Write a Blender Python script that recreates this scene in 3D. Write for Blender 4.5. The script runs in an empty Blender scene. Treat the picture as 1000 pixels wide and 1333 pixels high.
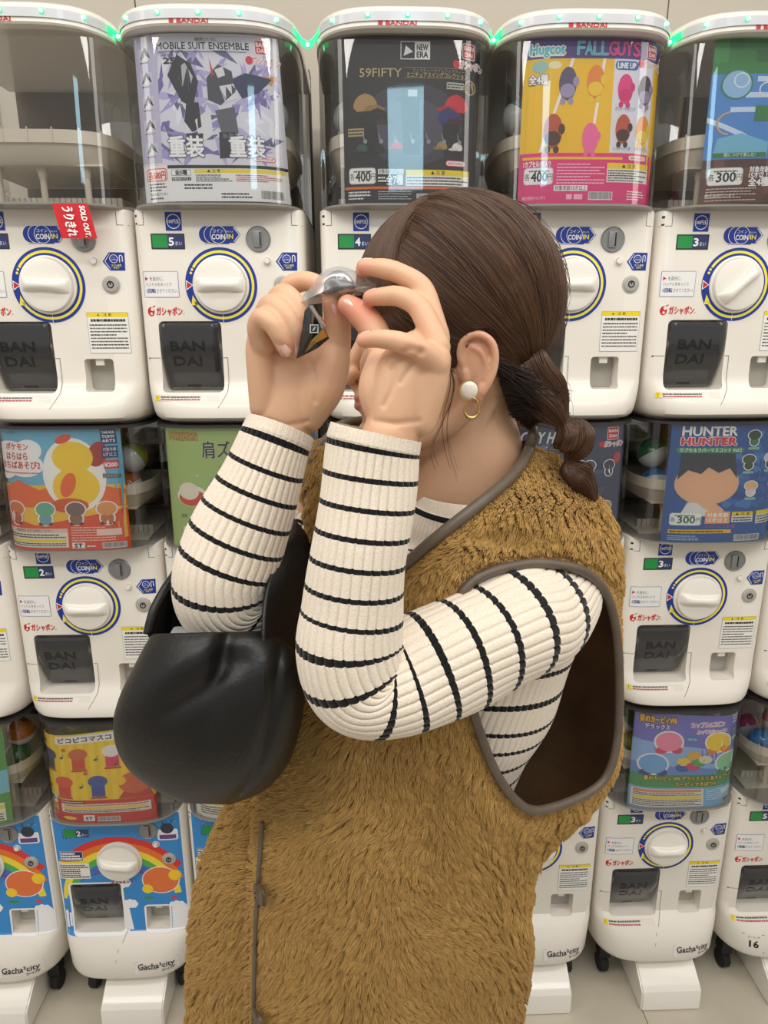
import bpy, bmesh, math, random
import numpy as np
from mathutils import Vector, Matrix
random.seed(7); rng = np.random.default_rng(7)
SC = bpy.context.scene; COL = SC.collection
# ------------------------------------------------------------------ camera
YAW, PITCH, ROLL = -0.033, 0.2657, -0.0026
CAM = np.array([0.5435, -1.2912, 1.5271]); FPX = 900.0
def _basis():
    cy, sy = math.cos(YAW), math.sin(YAW); f = np.array([-sy, cy, 0]); r = np.array([cy, sy, 0]); u = np.array([0, 0, 1.])
    cp, sp = math.cos(PITCH), math.sin(PITCH); f2 = f*cp-u*sp; u2 = u*cp+f*sp
    cr, sr = math.cos(ROLL), math.sin(ROLL); return r*cr+u2*sr, -r*sr+u2*cr, f2
CR, CU, CF = _basis()
cam_d = bpy.data.cameras.new('camera'); cam_d.sensor_fit = 'HORIZONTAL'; cam_d.sensor_width = 36; cam_d.lens = FPX/1000*36
cam_d.clip_start = .02; cam_d.clip_end = 60
cam = bpy.data.objects.new('camera', cam_d); COL.objects.link(cam)
cam.matrix_world = Matrix(((CR[0], CU[0], -CF[0], CAM[0]), (CR[1], CU[1], -CF[1], CAM[1]), (CR[2], CU[2], -CF[2], CAM[2]), (0, 0, 0, 1)))
SC.camera = cam
# ------------------------------------------------------------------ light
SC.view_settings.view_transform = 'Standard'; SC.view_settings.look = 'None'; SC.view_settings.gamma = 1
SC.view_settings.exposure = -0.05
w = bpy.data.worlds.new('world'); SC.world = w; w.use_nodes = True
w.node_tree.nodes['Background'].inputs[0].default_value = (1.0, .95, .88, 1); w.node_tree.nodes['Background'].inputs[1].default_value = .50
def area(name, loc, size, power, target, color=(1, .955, .89)):
    d = bpy.data.lights.new(name, 'AREA'); d.shape = 'RECTANGLE'; d.size, d.size_y = size; d.energy = power; d.color = color
    o = bpy.data.objects.new(name, d); COL.objects.link(o); o.location = loc
    o.rotation_euler = (Vector(target)-Vector(loc)).to_track_quat('-Z', 'Y').to_euler(); return o
area('ceiling_lamp', (.5, -.85, 2.95), (3.6, .3), 22, (.5, -.75, 0))
area('ceiling_lamp', (.5, -1.95, 3.05), (3.6, .3), 36, (.5, -1.4, 0.6))
area('ceiling_lamp', (-2.0, -1.6, 2.9), (.6, 1.6), 10, (.3, -.4, 1.0))
area('ceiling_lamp', (3.0, -1.6, 2.9), (.6, 1.6), 10, (.6, -.4, 1.0))
area('advert_screen', (.78, -2.6, 2.70), (.34, .46), 3.2, (.5, 0, 1.75), (.5, .84, 1))
# ------------------------------------------------------------------ helpers
def s2l(c):
    c = np.asarray(c, float)/255; return np.where(c <= .04045, c/12.92, ((c+.055)/1.055)**2.4)
def P(x, y, Y):
    "world point on the vertical plane at depth Y seen at photograph pixel x, y"
    d = CF+CR*((x-500)/FPX)-CU*((y-666.5)/FPX); return CAM+d*((Y-CAM[1])/d[1])
def ppm(p): return FPX/float(np.dot(np.asarray(p)-CAM, CF))
MAT = {}
def mat(name, rgb=(200, 200, 200), rough=.5, metal=0, spec=.5, coat=0, sss=0, emit=None, noise=None, bump=None, trans=0, alpha=1, sheen=0, vcol=False, ior=None):
    if name in MAT: return MAT[name]
    m = bpy.data.materials.new(name); m.use_nodes = True; nt = m.node_tree; b = nt.nodes['Principled BSDF']
    c = list(s2l(rgb))+[1]
    b.inputs['Base Color'].default_value = c; b.inputs['Roughness'].default_value = rough; b.inputs['Metallic'].default_value = metal
    b.inputs['Specular IOR Level'].default_value = spec; b.inputs['Coat Weight'].default_value = coat; b.inputs['Coat Roughness'].default_value = .08
    b.inputs['Transmission Weight'].default_value = trans; b.inputs['Alpha'].default_value = alpha; b.inputs['Sheen Weight'].default_value = sheen
    if ior: b.inputs['IOR'].default_value = ior
    if sss: b.inputs['Subsurface Weight'].default_value = sss; b.inputs['Subsurface Radius'].default_value = (.012, .004, .002); b.inputs['Subsurface Scale'].default_value = 1
    if emit: b.inputs['Emission Color'].default_value = list(s2l(emit[0]))+[1]; b.inputs['Emission Strength'].default_value = emit[1]
    tc = nt.nodes.new('ShaderNodeTexCoord')
    if noise:   # (scale, amount, rgb2)
        n = nt.nodes.new('ShaderNodeTexNoise'); n.inputs['Scale'].default_value = noise[0]; n.inputs['Detail'].default_value = 5; nt.links.new(tc.outputs['Object'], n.inputs['Vector'])
        r = nt.nodes.new('ShaderNodeMapRange'); r.inputs[1].default_value = .35; r.inputs[2].default_value = .65; r.inputs[4].default_value = noise[1]; nt.links.new(n.outputs[0], r.inputs[0])
        mx = nt.nodes.new('ShaderNodeMix'); mx.data_type = 'RGBA'; mx.inputs[6].default_value = c; mx.inputs[7].default_value = list(s2l(noise[2]))+[1]
        nt.links.new(r.outputs[0], mx.inputs[0]); nt.links.new(mx.outputs[2], b.inputs['Base Color'])
    if vcol:
        a = nt.nodes.new('ShaderNodeVertexColor'); a.layer_name = 'Col'; nt.links.new(a.outputs[0], b.inputs['Base Color'])
    if bump:    # (scale, strength, distance)
        n = nt.nodes.new('ShaderNodeTexNoise'); n.inputs['Scale'].default_value = bump[0]; n.inputs['Detail'].default_value = 3; nt.links.new(tc.outputs['Object'], n.inputs['Vector'])
        bp = nt.nodes.new('ShaderNodeBump'); bp.inputs['Strength'].default_value = bump[1]; bp.inputs['Distance'].default_value = bump[2]
        nt.links.new(n.outputs[0], bp.inputs['Height']); nt.links.new(bp.outputs[0], b.inputs['Normal'])
    MAT[name] = m; return m
def clear_mat(name, tint, gloss=.06, rough=.03, edge=.55, gmax=.6, milk=0):
    "thin clear plastic: straight-through light tinted by the sheet, plus Fresnel reflection"
    if name in MAT: return MAT[name]
    m = bpy.data.materials.new(name); m.use_nodes = True; nt = m.node_tree; nt.nodes.clear()
    o = nt.nodes.new('ShaderNodeOutputMaterial'); t = nt.nodes.new('ShaderNodeBsdfTransparent'); t.inputs[0].default_value = (*tint, 1)
    g = nt.nodes.new('ShaderNodeBsdfGlossy'); g.inputs[0].default_value = (1, 1, 1, 1); g.inputs[1].default_value = rough
    lw = nt.nodes.new('ShaderNodeLayerWeight'); lw.inputs[0].default_value = edge
    mr = nt.nodes.new('ShaderNodeMapRange'); mr.inputs[3].default_value = gloss; mr.inputs[4].default_value = gmax; nt.links.new(lw.outputs['Fresnel'], mr.inputs[0])
    mx = nt.nodes.new('ShaderNodeMixShader'); nt.links.new(mr.outputs[0], mx.inputs[0]); nt.links.new(t.outputs[0], mx.inputs[1]); nt.links.new(g.outputs[0], mx.inputs[2])
    if milk:
        df = nt.nodes.new('ShaderNodeBsdfDiffuse'); df.inputs[0].default_value = (.8, .8, .8, 1); m3 = nt.nodes.new('ShaderNodeMixShader'); m3.inputs[0].default_value = milk; nt.links.new(mx.outputs[0], m3.inputs[1]); nt.links.new(df.outputs[0], m3.inputs[2]); mx = m3
    nt.links.new(mx.outputs[0], o.inputs[0]); MAT[name] = m; return m
def link(o, parent=None):
    COL.objects.link(o)
    if parent is not None:
        o.parent = parent
        if parent.get('_wc'): o.matrix_parent_inverse = Matrix.Translation(-parent.location)
    return o
def mesh(name, v, f, m=None, parent=None, smooth=False, uv=None, col=None):
    me = bpy.data.meshes.new(name); v = np.asarray(v, float)
    me.from_pydata(v.tolist() if not isinstance(v, list) else v, [], f if isinstance(f, list) else f.tolist())
    if smooth: me.shade_smooth()
    if uv is not None:
        l = me.uv_layers.new(name='UVMap'); li = np.empty(len(me.loops), int); me.loops.foreach_get('vertex_index', li); l.data.foreach_set('uv', uv[li].ravel())
    if col is not None:
        a = me.color_attributes.new('Col', 'FLOAT_COLOR', 'POINT'); a.data.foreach_set('color', np.c_[col, np.ones(len(col))].ravel())
    o = bpy.data.objects.new(name, me)
    if m: me.materials.append(m)
    return link(o, parent)
def bm_obj(name, bm, m=None, parent=None, smooth=False):
    me = bpy.data.meshes.new(name); bmesh.ops.recalc_face_normals(bm, faces=bm.faces); bm.to_mesh(me); bm.free()
    if m: me.materials.append(m)
    if smooth: me.shade_smooth()
    return link(bpy.data.objects.new(name, me), parent)
def auto_smooth(o, ang=40):
    me = o.data; bm = bmesh.new(); bm.from_mesh(me)
    for f in bm.faces: f.smooth = True
    for e in bm.edges: e.smooth = len(e.link_faces) == 2 and e.calc_face_angle(3) < math.radians(ang)
    bm.to_mesh(me); bm.free(); return o
def empty(name, loc, label, cat, group=None, wc=False):
    o = bpy.data.objects.new(name, None); COL.objects.link(o); o.location = loc; o.empty_display_size = .02
    tag(o, label, cat, group)
    if wc: o['_wc'] = 1
    return o
def tag(o, label, cat, group=None, kind=None):
    if label: o['label'] = label
    if cat: o['category'] = cat
    if group: o['group'] = group
    if kind: o['kind'] = kind
    return o
def gridf(nr, nc, closed=False, flip=False):
    f = []
    for i in range(nr-1):
        for j in range(nc if closed else nc-1):
            k = (j+1) % nc; q = [i*nc+j, i*nc+k, (i+1)*nc+k, (i+1)*nc+j]; f.append(q[::-1] if flip else q)
    return f
def box(bm, x0, x1, y0, y1, z0, z1, bev=0):
    r = bmesh.ops.create_cube(bm, size=1); vs = r['verts']
    for v in vs: v.co = Vector(((x0+x1)/2+v.co.x*(x1-x0), (y0+y1)/2+v.co.y*(y1-y0), (z0+z1)/2+v.co.z*(z1-z0)))
    if bev: bmesh.ops.bevel(bm, geom=list({e for v in vs for e in v.link_edges}), offset=bev, segments=2, affect='EDGES', profile=.6)
def cyl(bm, p, axis, r, h, n=32, r2=None, bev=0):
    q = Vector(axis).to_track_quat('Z', 'Y').to_matrix().to_4x4()
    g = bmesh.ops.create_cone(bm, cap_ends=True, segments=n, radius1=r, radius2=r if r2 is None else r2, depth=h, matrix=Matrix.Translation(Vector(p)+Vector(axis).normalized()*h/2) @ q)
    if bev:
        ed = [e for e in {e for v in g['verts'] for e in v.link_edges} if len(e.link_faces) == 2 and e.calc_face_angle(0) > 1]
        bmesh.ops.bevel(bm, geom=ed, offset=bev, segments=2, affect='EDGES')
def lathe(bm, prof, n=40, axis='-y', cx=0, cz=0):
    "profile [(r, h)]: h is distance out of the panel"
    rings = []
    for r, h in prof:
        rings.append([bm.verts.new((cx+r*math.cos(2*math.pi*k/n), -h, cz+r*math.sin(2*math.pi*k/n))) for k in range(n)] if r > 1e-6 else [bm.verts.new((cx, -h, cz))])
    for a, b in zip(rings, rings[1:]):
        for k in range(n):
            j = (k+1) % n
            if len(b) == 1: bm.faces.new((a[k], a[j], b[0]))
            elif len(a) == 1: bm.faces.new((a[0], b[j], b[k]))
            else: bm.faces.new((a[k], a[j], b[j], b[k]))
def tube(name, pts, r, m, parent=None, n=10, closed=False, smooth_=True, flat=None):
    pts = np.asarray(pts, float); N = len(pts); r = np.full(N, r) if np.isscalar(r) else np.asarray(r)
    T = (np.roll(pts, -1, 0)-np.roll(pts, 1, 0)) if closed else np.gradient(pts, axis=0)
    T /= np.linalg.norm(T, axis=1)[:, None]+1e-12
    a = np.cross(T[0], [0, 0, 1]); a = a if np.linalg.norm(a) > .1 else np.cross(T[0], [0, 1, 0]); a /= np.linalg.norm(a); V = []
    th = np.arange(n)*2*np.pi/n
    for i in range(N):
        a = a-T[i]*np.dot(a, T[i]); a /= np.linalg.norm(a); b = np.cross(T[i], a)
        V.append(pts[i]+r[i]*(np.cos(th)[:, None]*a+np.sin(th)[:, None]*b))
    V = np.concatenate(V); f = gridf(N, n, True)
    if closed: f += [[(N-1)*n+j, (N-1)*n+(j+1) % n, (j+1) % n, j] for j in range(n)]
    else: f += [list(range(n))[::-1], [(N-1)*n+j for j in range(n)]]
    return mesh(name, V, f, m, parent, smooth_)
def catmull(pts, n):
    pts = np.asarray(pts, float); N = len(pts); t = np.linspace(0, N-1, n); i = np.clip(t.astype(int), 0, N-2); u = (t-i)[:, None]
    g = lambda k: pts[np.clip(k, 0, N-1)]
    p0, p1, p2, p3 = g(i-1), g(i), g(i+1), g(i+2)
    return .5*((2*p1)+(-p0+p2)*u+(2*p0-5*p1+4*p2-p3)*u*u+(-p0+3*p1-3*p2+p3)*u**3)
# ------------------------------------------------------------------ flat print (stickers, cards)
_TX = {}
def text_polys(s):
    if s in _TX: return _TX[s]
    c = bpy.data.curves.new('t', 'FONT'); c.body = s; c.resolution_u = 2; c.size = 1
    o = bpy.data.objects.new('t', c); COL.objects.link(o); dg = bpy.context.evaluated_depsgraph_get()
    m = bpy.data.meshes.new_from_object(o.evaluated_get(dg)); v = np.array([x.co[:2] for x in m.vertices]) if len(m.vertices) else np.zeros((0, 2))
    f = [list(p.vertices) for p in m.polygons]; bpy.data.objects.remove(o); bpy.data.curves.remove(c); bpy.data.meshes.remove(m)
    _TX[s] = (v, f); return _TX[s]
class Print:
    def __init__(s): s.v = []; s.f = []; s.c = []; s.n = 0
    def poly(s, pts, col, L=1):
        k = len(s.v); s.v += [(p[0], p[1], L) for p in pts]; s.c += [tuple(s2l(col))]*len(pts); s.f.append(list(range(k, k+len(pts))))
    def rect(s, x0, y0, x1, y1, col, L=1, r=0):
        if x0 > x1: x0, x1 = x1, x0
        if y0 > y1: y0, y1 = y1, y0
        if r <= 0: return s.poly([(x0, y0), (x1, y0), (x1, y1), (x0, y1)], col, L)
        pts = []
        for cx, cy, a in ((x1-r, y0+r, -90), (x1-r, y1-r, 0), (x0+r, y1-r, 90), (x0+r, y0+r, 180)):
            pts += [(cx+r*math.cos(math.radians(a+t)), cy+r*math.sin(math.radians(a+t))) for t in (0, 30, 60, 90)]
        s.poly(pts, col, L)
    def frame(s, x0, y0, x1, y1, w, col, inner, L=1, r=0):
        s.rect(x0, y0, x1, y1, col, L, r); s.rect(x0+w, y0+w, x1-w, y1-w, inner, L+1, max(0, r-w))
    def ell(s, x, y, rx, ry=None, col=(0, 0, 0), L=1, n=28, rot=0):
        ry = rx if ry is None else ry; c, q = math.cos(rot), math.sin(rot)
        s.poly([(x+rx*math.cos(t)*c-ry*math.sin(t)*q, y+rx*math.cos(t)*q+ry*math.sin(t)*c) for t in [2*math.pi*k/n for k in range(n)]], col, L)
    def arc(s, x, y, r0, r1, a0, a1, col, L=1, n=40):
        for k in range(n):
            t0, t1 = [math.radians(a0+(a1-a0)*q/n) for q in (k, k+1)]
            s.poly([(x+r0*math.cos(t0), y+r0*math.sin(t0)), (x+r1*math.cos(t0), y+r1*math.sin(t0)), (x+r1*math.cos(t1), y+r1*math.sin(t1)), (x+r0*math.cos(t1), y+r0*math.sin(t1))], col, L)
    def line(s, p, q, w, col, L=1):
        p, q = np.array(p, float), np.array(q, float); d = q-p; d /= np.linalg.norm(d)+1e-9; n = np.array([-d[1], d[0]])*w/2
        s.poly([p-n, q-n, q+n, p+n], col, L)
    def text(s, t, x, y, h, col, L=2, w=None, align='c', rot=0, outline=None, bold=0, shear=0):
        "h = cap height; w squeezes to a width; bold = extra stroke"
        v, f = text_polys(t)
        if not len(v): return
        lo, hi = v.min(0), v.max(0); sy = h/.70 if h else 1; sx = sy
        if w: sx = w/max(hi[0]-lo[0], 1e-6)
        ax = {'c': (lo[0]+hi[0])/2, 'l': lo[0], 'r': hi[0]}[align]; c, q = math.cos(rot), math.sin(rot)
        offs = [(0, 0, col, L)]
        if bold: offs = [(a*bold, b*bold, col, L+.15*abs(a)+.3*abs(b)+.07*(a+b)) for a, b in ((0, 0), (1, 0), (-1, 0), (0, 1), (0, -1))]
        if outline:
            oc, ow = outline; offs = [(ow*math.cos(a)+0, ow*math.sin(a), oc, L-.5) for a in np.arange(8)*math.pi/4]+offs
        for dx, dy, cc, LL in offs:
            k = len(s.v); X = (v[:, 0]-ax)*sx; Y = (v[:, 1]-.35)*sy; X = X+shear*Y+dx; Y = Y+dy
            s.v += [(x+a*c-b*q, y+a*q+b*c, LL) for a, b in zip(X, Y)]; s.c += [tuple(s2l(cc))]*len(v); s.f += [[k+i for i in p] for p in f]
    def lines(s, x0, y0, x1, y1, n, col, L=2, fill=.5, seed=0):
        "block of print too small to read: short dashes"
        r = random.Random(seed+int(x0*1e5)); dy = (y1-y0)/n
        for i in range(n):
            y = y0+(i+.5)*dy; x = x0; end = x1-(x1-x0)*r.choice([0, 0, .1, .3])
            while x < end-1e-4:
                wd = min(r.uniform(.0015, .006), end-x); s.rect(x, y-dy*fill/2, x+wd, y+dy*fill/2, col, L); x += wd+r.uniform(.0005, .0011)
    def barcode(s, x0, y0, x1, y1, L=2):
        s.rect(x0, y0, x1, y1, (245, 245, 245), L); x = x0+.001; r = random.Random(3)
        while x < x1-.0015:
            wd = r.uniform(.0002, .0007); s.rect(x, y0+.0015, x+wd, y1-.0006, (20, 20, 20), L+1); x += wd+r.uniform(.0003, .0007)
    def build(s, name, m, parent, fn, step=.00012, cut=None, holes=()):
        bm = bmesh.new(); cl = bm.verts.layers.float_color.new('Col'); vv = []
        for p, c in zip(s.v, s.c):
            b = bm.verts.new(p); b[cl] = (*c, 1); vv.append(b)
        for f in s.f:
            try: bm.faces.new([vv[i] for i in f])
            except ValueError: pass
        if cut:
            for X in cut: bmesh.ops.bisect_plane(bm, geom=bm.verts[:]+bm.edges[:]+bm.faces[:], plane_co=(X, 0, 0), plane_no=(1, 0, 0), dist=1e-6)
        for x0, x1, z0, z1 in holes:
            for co, no in (((x0, 0, 0), (1, 0, 0)), ((x1, 0, 0), (1, 0, 0)), ((0, z0, 0), (0, 1, 0)), ((0, z1, 0), (0, 1, 0))): bmesh.ops.bisect_plane(bm, geom=bm.verts[:]+bm.edges[:]+bm.faces[:], plane_co=co, plane_no=no, dist=1e-6)
            bmesh.ops.delete(bm, geom=[f for f in bm.faces if x0 < f.calc_center_median().x < x1 and z0 < f.calc_center_median().y < z1], context='FACES')
        for v in bm.verts: v.co = Vector(fn(v.co.x, v.co.y, v.co.z*step))
        bm.normal_update()
        for f in bm.faces:
            if f.normal.y > 0: f.normal_flip()
        me = bpy.data.meshes.new(name); bm.to_mesh(me); bm.free(); me.materials.append(m)
        return link(bpy.data.objects.new(name, me), parent)
# ================================================================== SETTING
ZK, TIER, PITCHX, GAP = .385, .6043, .30, .0231
PL = lambda c: c*PITCHX+(GAP if c >= 2 else 0)
WHITE = (238, 232, 222)
def structure(o): o['kind'] = 'structure'; return o
fl = mat('floor_stone', (205, 197, 180), .35, noise=(5, .8, (186, 178, 160)), bump=(60, .05, .001))
bm = bmesh.new(); box(bm, -4, 5, -4, .5, -.06, -.004); floor = structure(bm_obj('floor', bm, mat('floor_grout', (160, 152, 138), .7)))
tile_me = None
terr = mat('floor_terrazzo', (188, 186, 180), .4, noise=(260, .9, (150, 148, 142)))
for j, (ya, yb) in enumerate([(-.135, .4965), (-.47, -.137), (-1.07, -.472), (-1.67, -1.072)]):
    for i in range(-3, 6):
        bm = bmesh.new(); xo = (i-.04)*.6 + (.35 if j == 1 else 0); box(bm, xo+.001, xo+.599, ya, yb, -.004, 0 if (i+j) % 2 else -.0004, .0006)
        o = bm_obj('floor_tile', bm, terr if j == 1 else fl, floor)
wallm = mat('wall_paint', (205, 196, 182), .8, noise=(2, .4, (196, 187, 172)))
bm = bmesh.new(); box(bm, -4, 5, .5, .6, -.06, 3.0); wall = structure(bm_obj('wall_back', bm, wallm))
for i, (xa, xb) in enumerate([(-2.0, .055), (.058, 1.245), (1.248, 3.2)]):
    bm = bmesh.new(); box(bm, xa, xb, .488, .501, .02, 2.98, .001); bm_obj('wall_panel', bm, wallm, wall)
bm = bmesh.new(); box(bm, -4, 5, .478, .5, 0, .08, .002); structure(bm_obj('baseboard_back', bm, mat('baseboard_grey', (120, 112, 102), .6)))
# brown casing board behind each tower
backm = mat('casing_brown', (98, 86, 72), .55, noise=(3, .6, (80, 70, 58)), bump=(30, .05, .002))
# ================================================================== CAPSULE MACHINES
M = {}
def shared(key, name, parent, build):
    if key in M: return link(bpy.data.objects.new(name, M[key]), parent)
    o = build(); M[key] = o.data; return o
plastic = mat('machine_white', WHITE, .32, coat=.25, noise=(3, .35, (230, 224, 212)))
plastic2 = mat('machine_white_glossy', (243, 238, 229), .25, coat=.4)
printm = mat('printed_sticker', vcol=True, rough=.42, coat=.15)
cardm = mat('printed_card', vcol=True, rough=.5)
clear = clear_mat('hopper_clear', (.955, .96, .96), .025, .03, .45)
dark_rub = mat('black_rubber', (24, 24, 26), .6)
grey_metal = mat('coin_mech_grey', (150, 150, 150), .4, metal=.5)
smoke = mat('smoked_door', (50, 51, 55), .16, coat=.5)
dark_gap = mat('dark_recess', (16, 16, 18), .5)
clear_rim = mat('hopper_rim_grey', (150, 146, 140), .3)
LEV = [(.127, .006, .145, 10), (.1245, .001, .1475, 12), (.120, 0, .1485, 12), (-.160, 0, .148, 12), (-.172, -.003, .148, 11), (-.186, -.012, .148, 8), (-.205, -.024, .148, 5.5), (-.220, -.031, .147, 4.6), (-.230, -.030, .145, 4.3), (-.237, -.021, .139, 4.3), (-.2395, -.006, .130, 4.3), (-.2435, .0, .128, 4.3)]
LEVB = [l for l in LEV if l[0] > -.165]+[(-.180, -.001, .148, 11), (-.192, -.014, .148, 8), (-.205, -.030, .148, 5.5), (-.225, -.042, .148, 4.4), (-.262, -.052, .147, 3.8), (-.276, -.048, .145, 3.7), (-.286, -.034, .138, 3.7), (-.289, -.012, .122, 3.7)]
def lev_at(T, z):
    T = sorted(T); zs = [t[0] for t in T]; return [float(np.interp(z, zs, [t[k] for t in T])) for k in (1, 2, 3)]
def front_y(T, x, z, yc=.12):
    f, a, n = lev_at(T, z); return yc-(yc-f)*max(0, 1-min(abs(x)/a, 1)**n)**(1/n)
def plan(a, f, n, yc, back, N=72):
    th = np.linspace(0, math.pi, N)
    # denser sampling at the corners
    pts = [(-a*np.sign(math.cos(t))*abs(math.cos(t))**(2/n), yc-(yc-f)*abs(math.sin(t))**(2/n)) for t in th]
    return pts+[(a, back), (-a, back)]
def loft_rings(name, rings, m, parent, cap=True, smooth=True):
    V = [p for r in rings for p in r]; nc = len(rings[0]); f = gridf(len(rings), nc, True)
    if cap: f += [list(range(nc)), [(len(rings)-1)*nc+j for j in range(nc)][::-1]]
    o = mesh(name, V, f, m, parent, smooth)
    bm = bmesh.new(); bm.from_mesh(o.data); bmesh.ops.recalc_face_normals(bm, faces=bm.faces); bm.to_mesh(o.data); bm.free(); return o
def rounded_cutter(x0, x1, z0, z1, y0, y1, r=.009, parent=None):
    bm = bmesh.new(); pts = []
    for cx, cz, a in ((x1-r, z0+r, -90), (x1-r, z1-r, 0), (x0+r, z1-r, 90), (x0+r, z0+r, 180)):
        pts += [(cx+r*math.cos(math.radians(a+t)), cz+r*math.sin(math.radians(a+t))) for t in (0, 22, 45, 67, 90)]
    f = bm.faces.new([bm.verts.new((x, y0, z)) for x, z in pts]); e = bmesh.ops.extrude_face_region(bm, geom=[f])
    for v in [g for g in e['geom'] if isinstance(g, bmesh.types.BMVert)]: v.co.y = y1
    return bm_obj('cutter', bm, None, parent)
def build_body(T, parent):
    rings = []
    for z, f, a, n in sorted(T): rings.append([(x, y, z) for x, y in plan(a, f, n, .12, .30)])
    o = loft_rings('body', rings, plastic, parent)
    cuts = [rounded_cutter(-.116, -.005, -.186, -.061, -.1, .052, parent=parent), rounded_cutter(.046, .098, -.184, -.126, -.1, .032, .006, parent)]
    for dx, dz, sx, sz in ((-.1370, .1105, .0007, .015),): cuts += []
    for c in cuts:
        md = o.modifiers.new('b', 'BOOLEAN'); md.object = c; md.operation = 'DIFFERENCE'; md.solver = 'EXACT'
    dg = bpy.context.evaluated_depsgraph_get(); me = bpy.data.meshes.new_from_object(o.evaluated_get(dg)); o.modifiers.clear(); o.data = me
    for c in cuts: bpy.data.objects.remove(c)
    return auto_smooth(o, 35)
CUTS = [-.144, -.136, -.128, -.12, -.11, -.1, .1, .11, .12, .128, .136, .144]
def conf(T): return lambda x, z, off: (x, front_y(T, x, z)-.0004-off, z)
BLUE, YEL, RED = (18, 52, 150), (246, 232, 84), (205, 24, 40)
def seam_mesh(T, parent):      # thin joints of the front panels and the hinge notches
    p = Print(); g = (70, 66, 62); w_ = .0008
    p.line((.0035, -.125), (.0035, -.168), w_, g); a = (.0035, -.168)
    for b in [(.002, -.185), (-.006, -.200), (-.014, -.212), (-.018, -.232)]+([(-.018, -.272)] if T is LEVB else []): p.line(a, b, w_, g); a = b
    p.line((-.144, -.125), (-.117, -.125), w_, g); p.line((-.004, -.125), (.004, -.125), w_, g)
    for s in (-1, 1):
        p.line((s*.127, .121), (s*.127, .099), w_, g); p.line((s*.127, .099), (s*.1465, .099), w_, g)
    p.rect(-.143, .112, -.139, .116, (40, 38, 36)); p.rect(-.143, .1, -.139, .103, (40, 38, 36)); p.rect(-.139, -.127, -.1365, -.1245, (40, 38, 36))
    return p.build('panel_seam', printm, parent, conf(T), cut=CUTS)
def ring_print(parent):
    p = Print(); p.arc(0, 0, .0485, .0630, 0, 360, BLUE, 1, 72); p.ell(0, 0, .0500, None, (250, 248, 244), 0, 48)
    p.arc(0, 0, .0535, .0580, -150, 148, YEL, 2, 60); p.poly([(-.0420, -.0335), (-.0545, -.0335), (-.0515, -.0165)], YEL, 2)
    p.ell(-.0518, .0205, .0023, None, YEL, 2); p.ell(-.0495, .0262, .0023, None, YEL, 2)
    p.poly([(-.0615, .0085), (-.0615, -.0085), (-.0490, 0)], (250, 250, 250), 2); p.poly([(-.0603, .0062), (-.0603, -.0062), (-.0510, 0)], RED, 3)
    p.rect(-.0004, -.0625, .0004, -.049, (250, 248, 244), 3)
    return p.build('dial_ring', printm, parent, conf(LEV), cut=CUTS)
def build_knob(parent):
    bm = bmesh.new(); lathe(bm, [(.0490, -.001), (.0495, .004), (.0478, .006), (.0455, .006), (.0450, .004), (.0448, .010), (.0435, .0135), (.036, .0155), (.018, .0165), (0, .0167)], 64)
    o = bm_obj('knob', bm, plastic2, parent, True); return auto_smooth(o, 50)
def build_grip(parent, ang=0):
    # raised handle bar across the knob, waisted
    n, k = 25, 11; V = []
    for i in range(n):
        t = -1+2*i/(n-1); x = t*.0430; hw = .0085+.0035*abs(t)**1.5; h = .0175*(1-abs(t)**5)+.004
        for j in range(k):
            a = math.pi*j/(k-1); V.append((x, -.008-h*abs(math.sin(a))**.5, hw*math.cos(a)*(1+.18*(1-abs(math.sin(a))))))
    c, s = math.cos(ang), math.sin(ang); V = [(x*c-z*s, y, x*s+z*c) for x, y, z in V]
    return auto_smooth(mesh('grip', V, gridf(n, k)+[list(range(k)), [(n-1)*k+j for j in range(k)][::-1]], plastic2, parent), 50)
def build_door(parent):
    n, k = 24, 14; V = []; x0, x1 = -.110, -.0115
    for i in range(n):
        t = i/(n-1); a = t*math.radians(96)-math.radians(10); y = .040-.048*math.cos(a); z = -.108+.044*0-.0
        z = -.066-.112*t; y = -.004+.036*max(0, t-.25)**1.6*1.45
        for j in range(k):
            q = j/(k-1); e = min(q, 1-q); V.append((x0+(x1-x0)*q, y+(.004 if e < .01 else 0)+(.0015 if i in (0, n-1) else 0), z))
    o = mesh('chute_door', V, gridf(n, k), smoke, parent, True); m = o.modifiers.new('s', 'SOLIDIFY'); m.thickness = .003
    dg = bpy.context.evaluated_depsgraph_get(); o.data = bpy.data.meshes.new_from_object(o.evaluated_get(dg)); o.modifiers.clear(); return auto_smooth(o, 40)
def door_y(z): t = min(1, max(0, (-.066-z)/.112)); return -.004+.036*max(0, t-.25)**1.6*1.45
def build_emboss(parent):
    p = Print(); g = (30, 31, 34)
    p.text('BAN', -.066, -.104, .017, g, 3, .060, bold=.0006); p.text('DAI', -.069, -.131, .017, g, 3, .050, bold=.0006)
    p.rect(-.0785, -.1745, -.052, -.1785, (10, 10, 10), 2, .0015)
    p.line((-.106, -.1175), (-.016, -.1175), .0006, (70, 72, 76), 2)
    o = p.build('raised_letters', mat('letter_dark', vcol=True, rough=.25), parent, lambda x, z, off: (x, door_y(z)-.0034-off, z)); return o
def lettering(spec): # stickers shared by the plain machines
    return None
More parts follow.
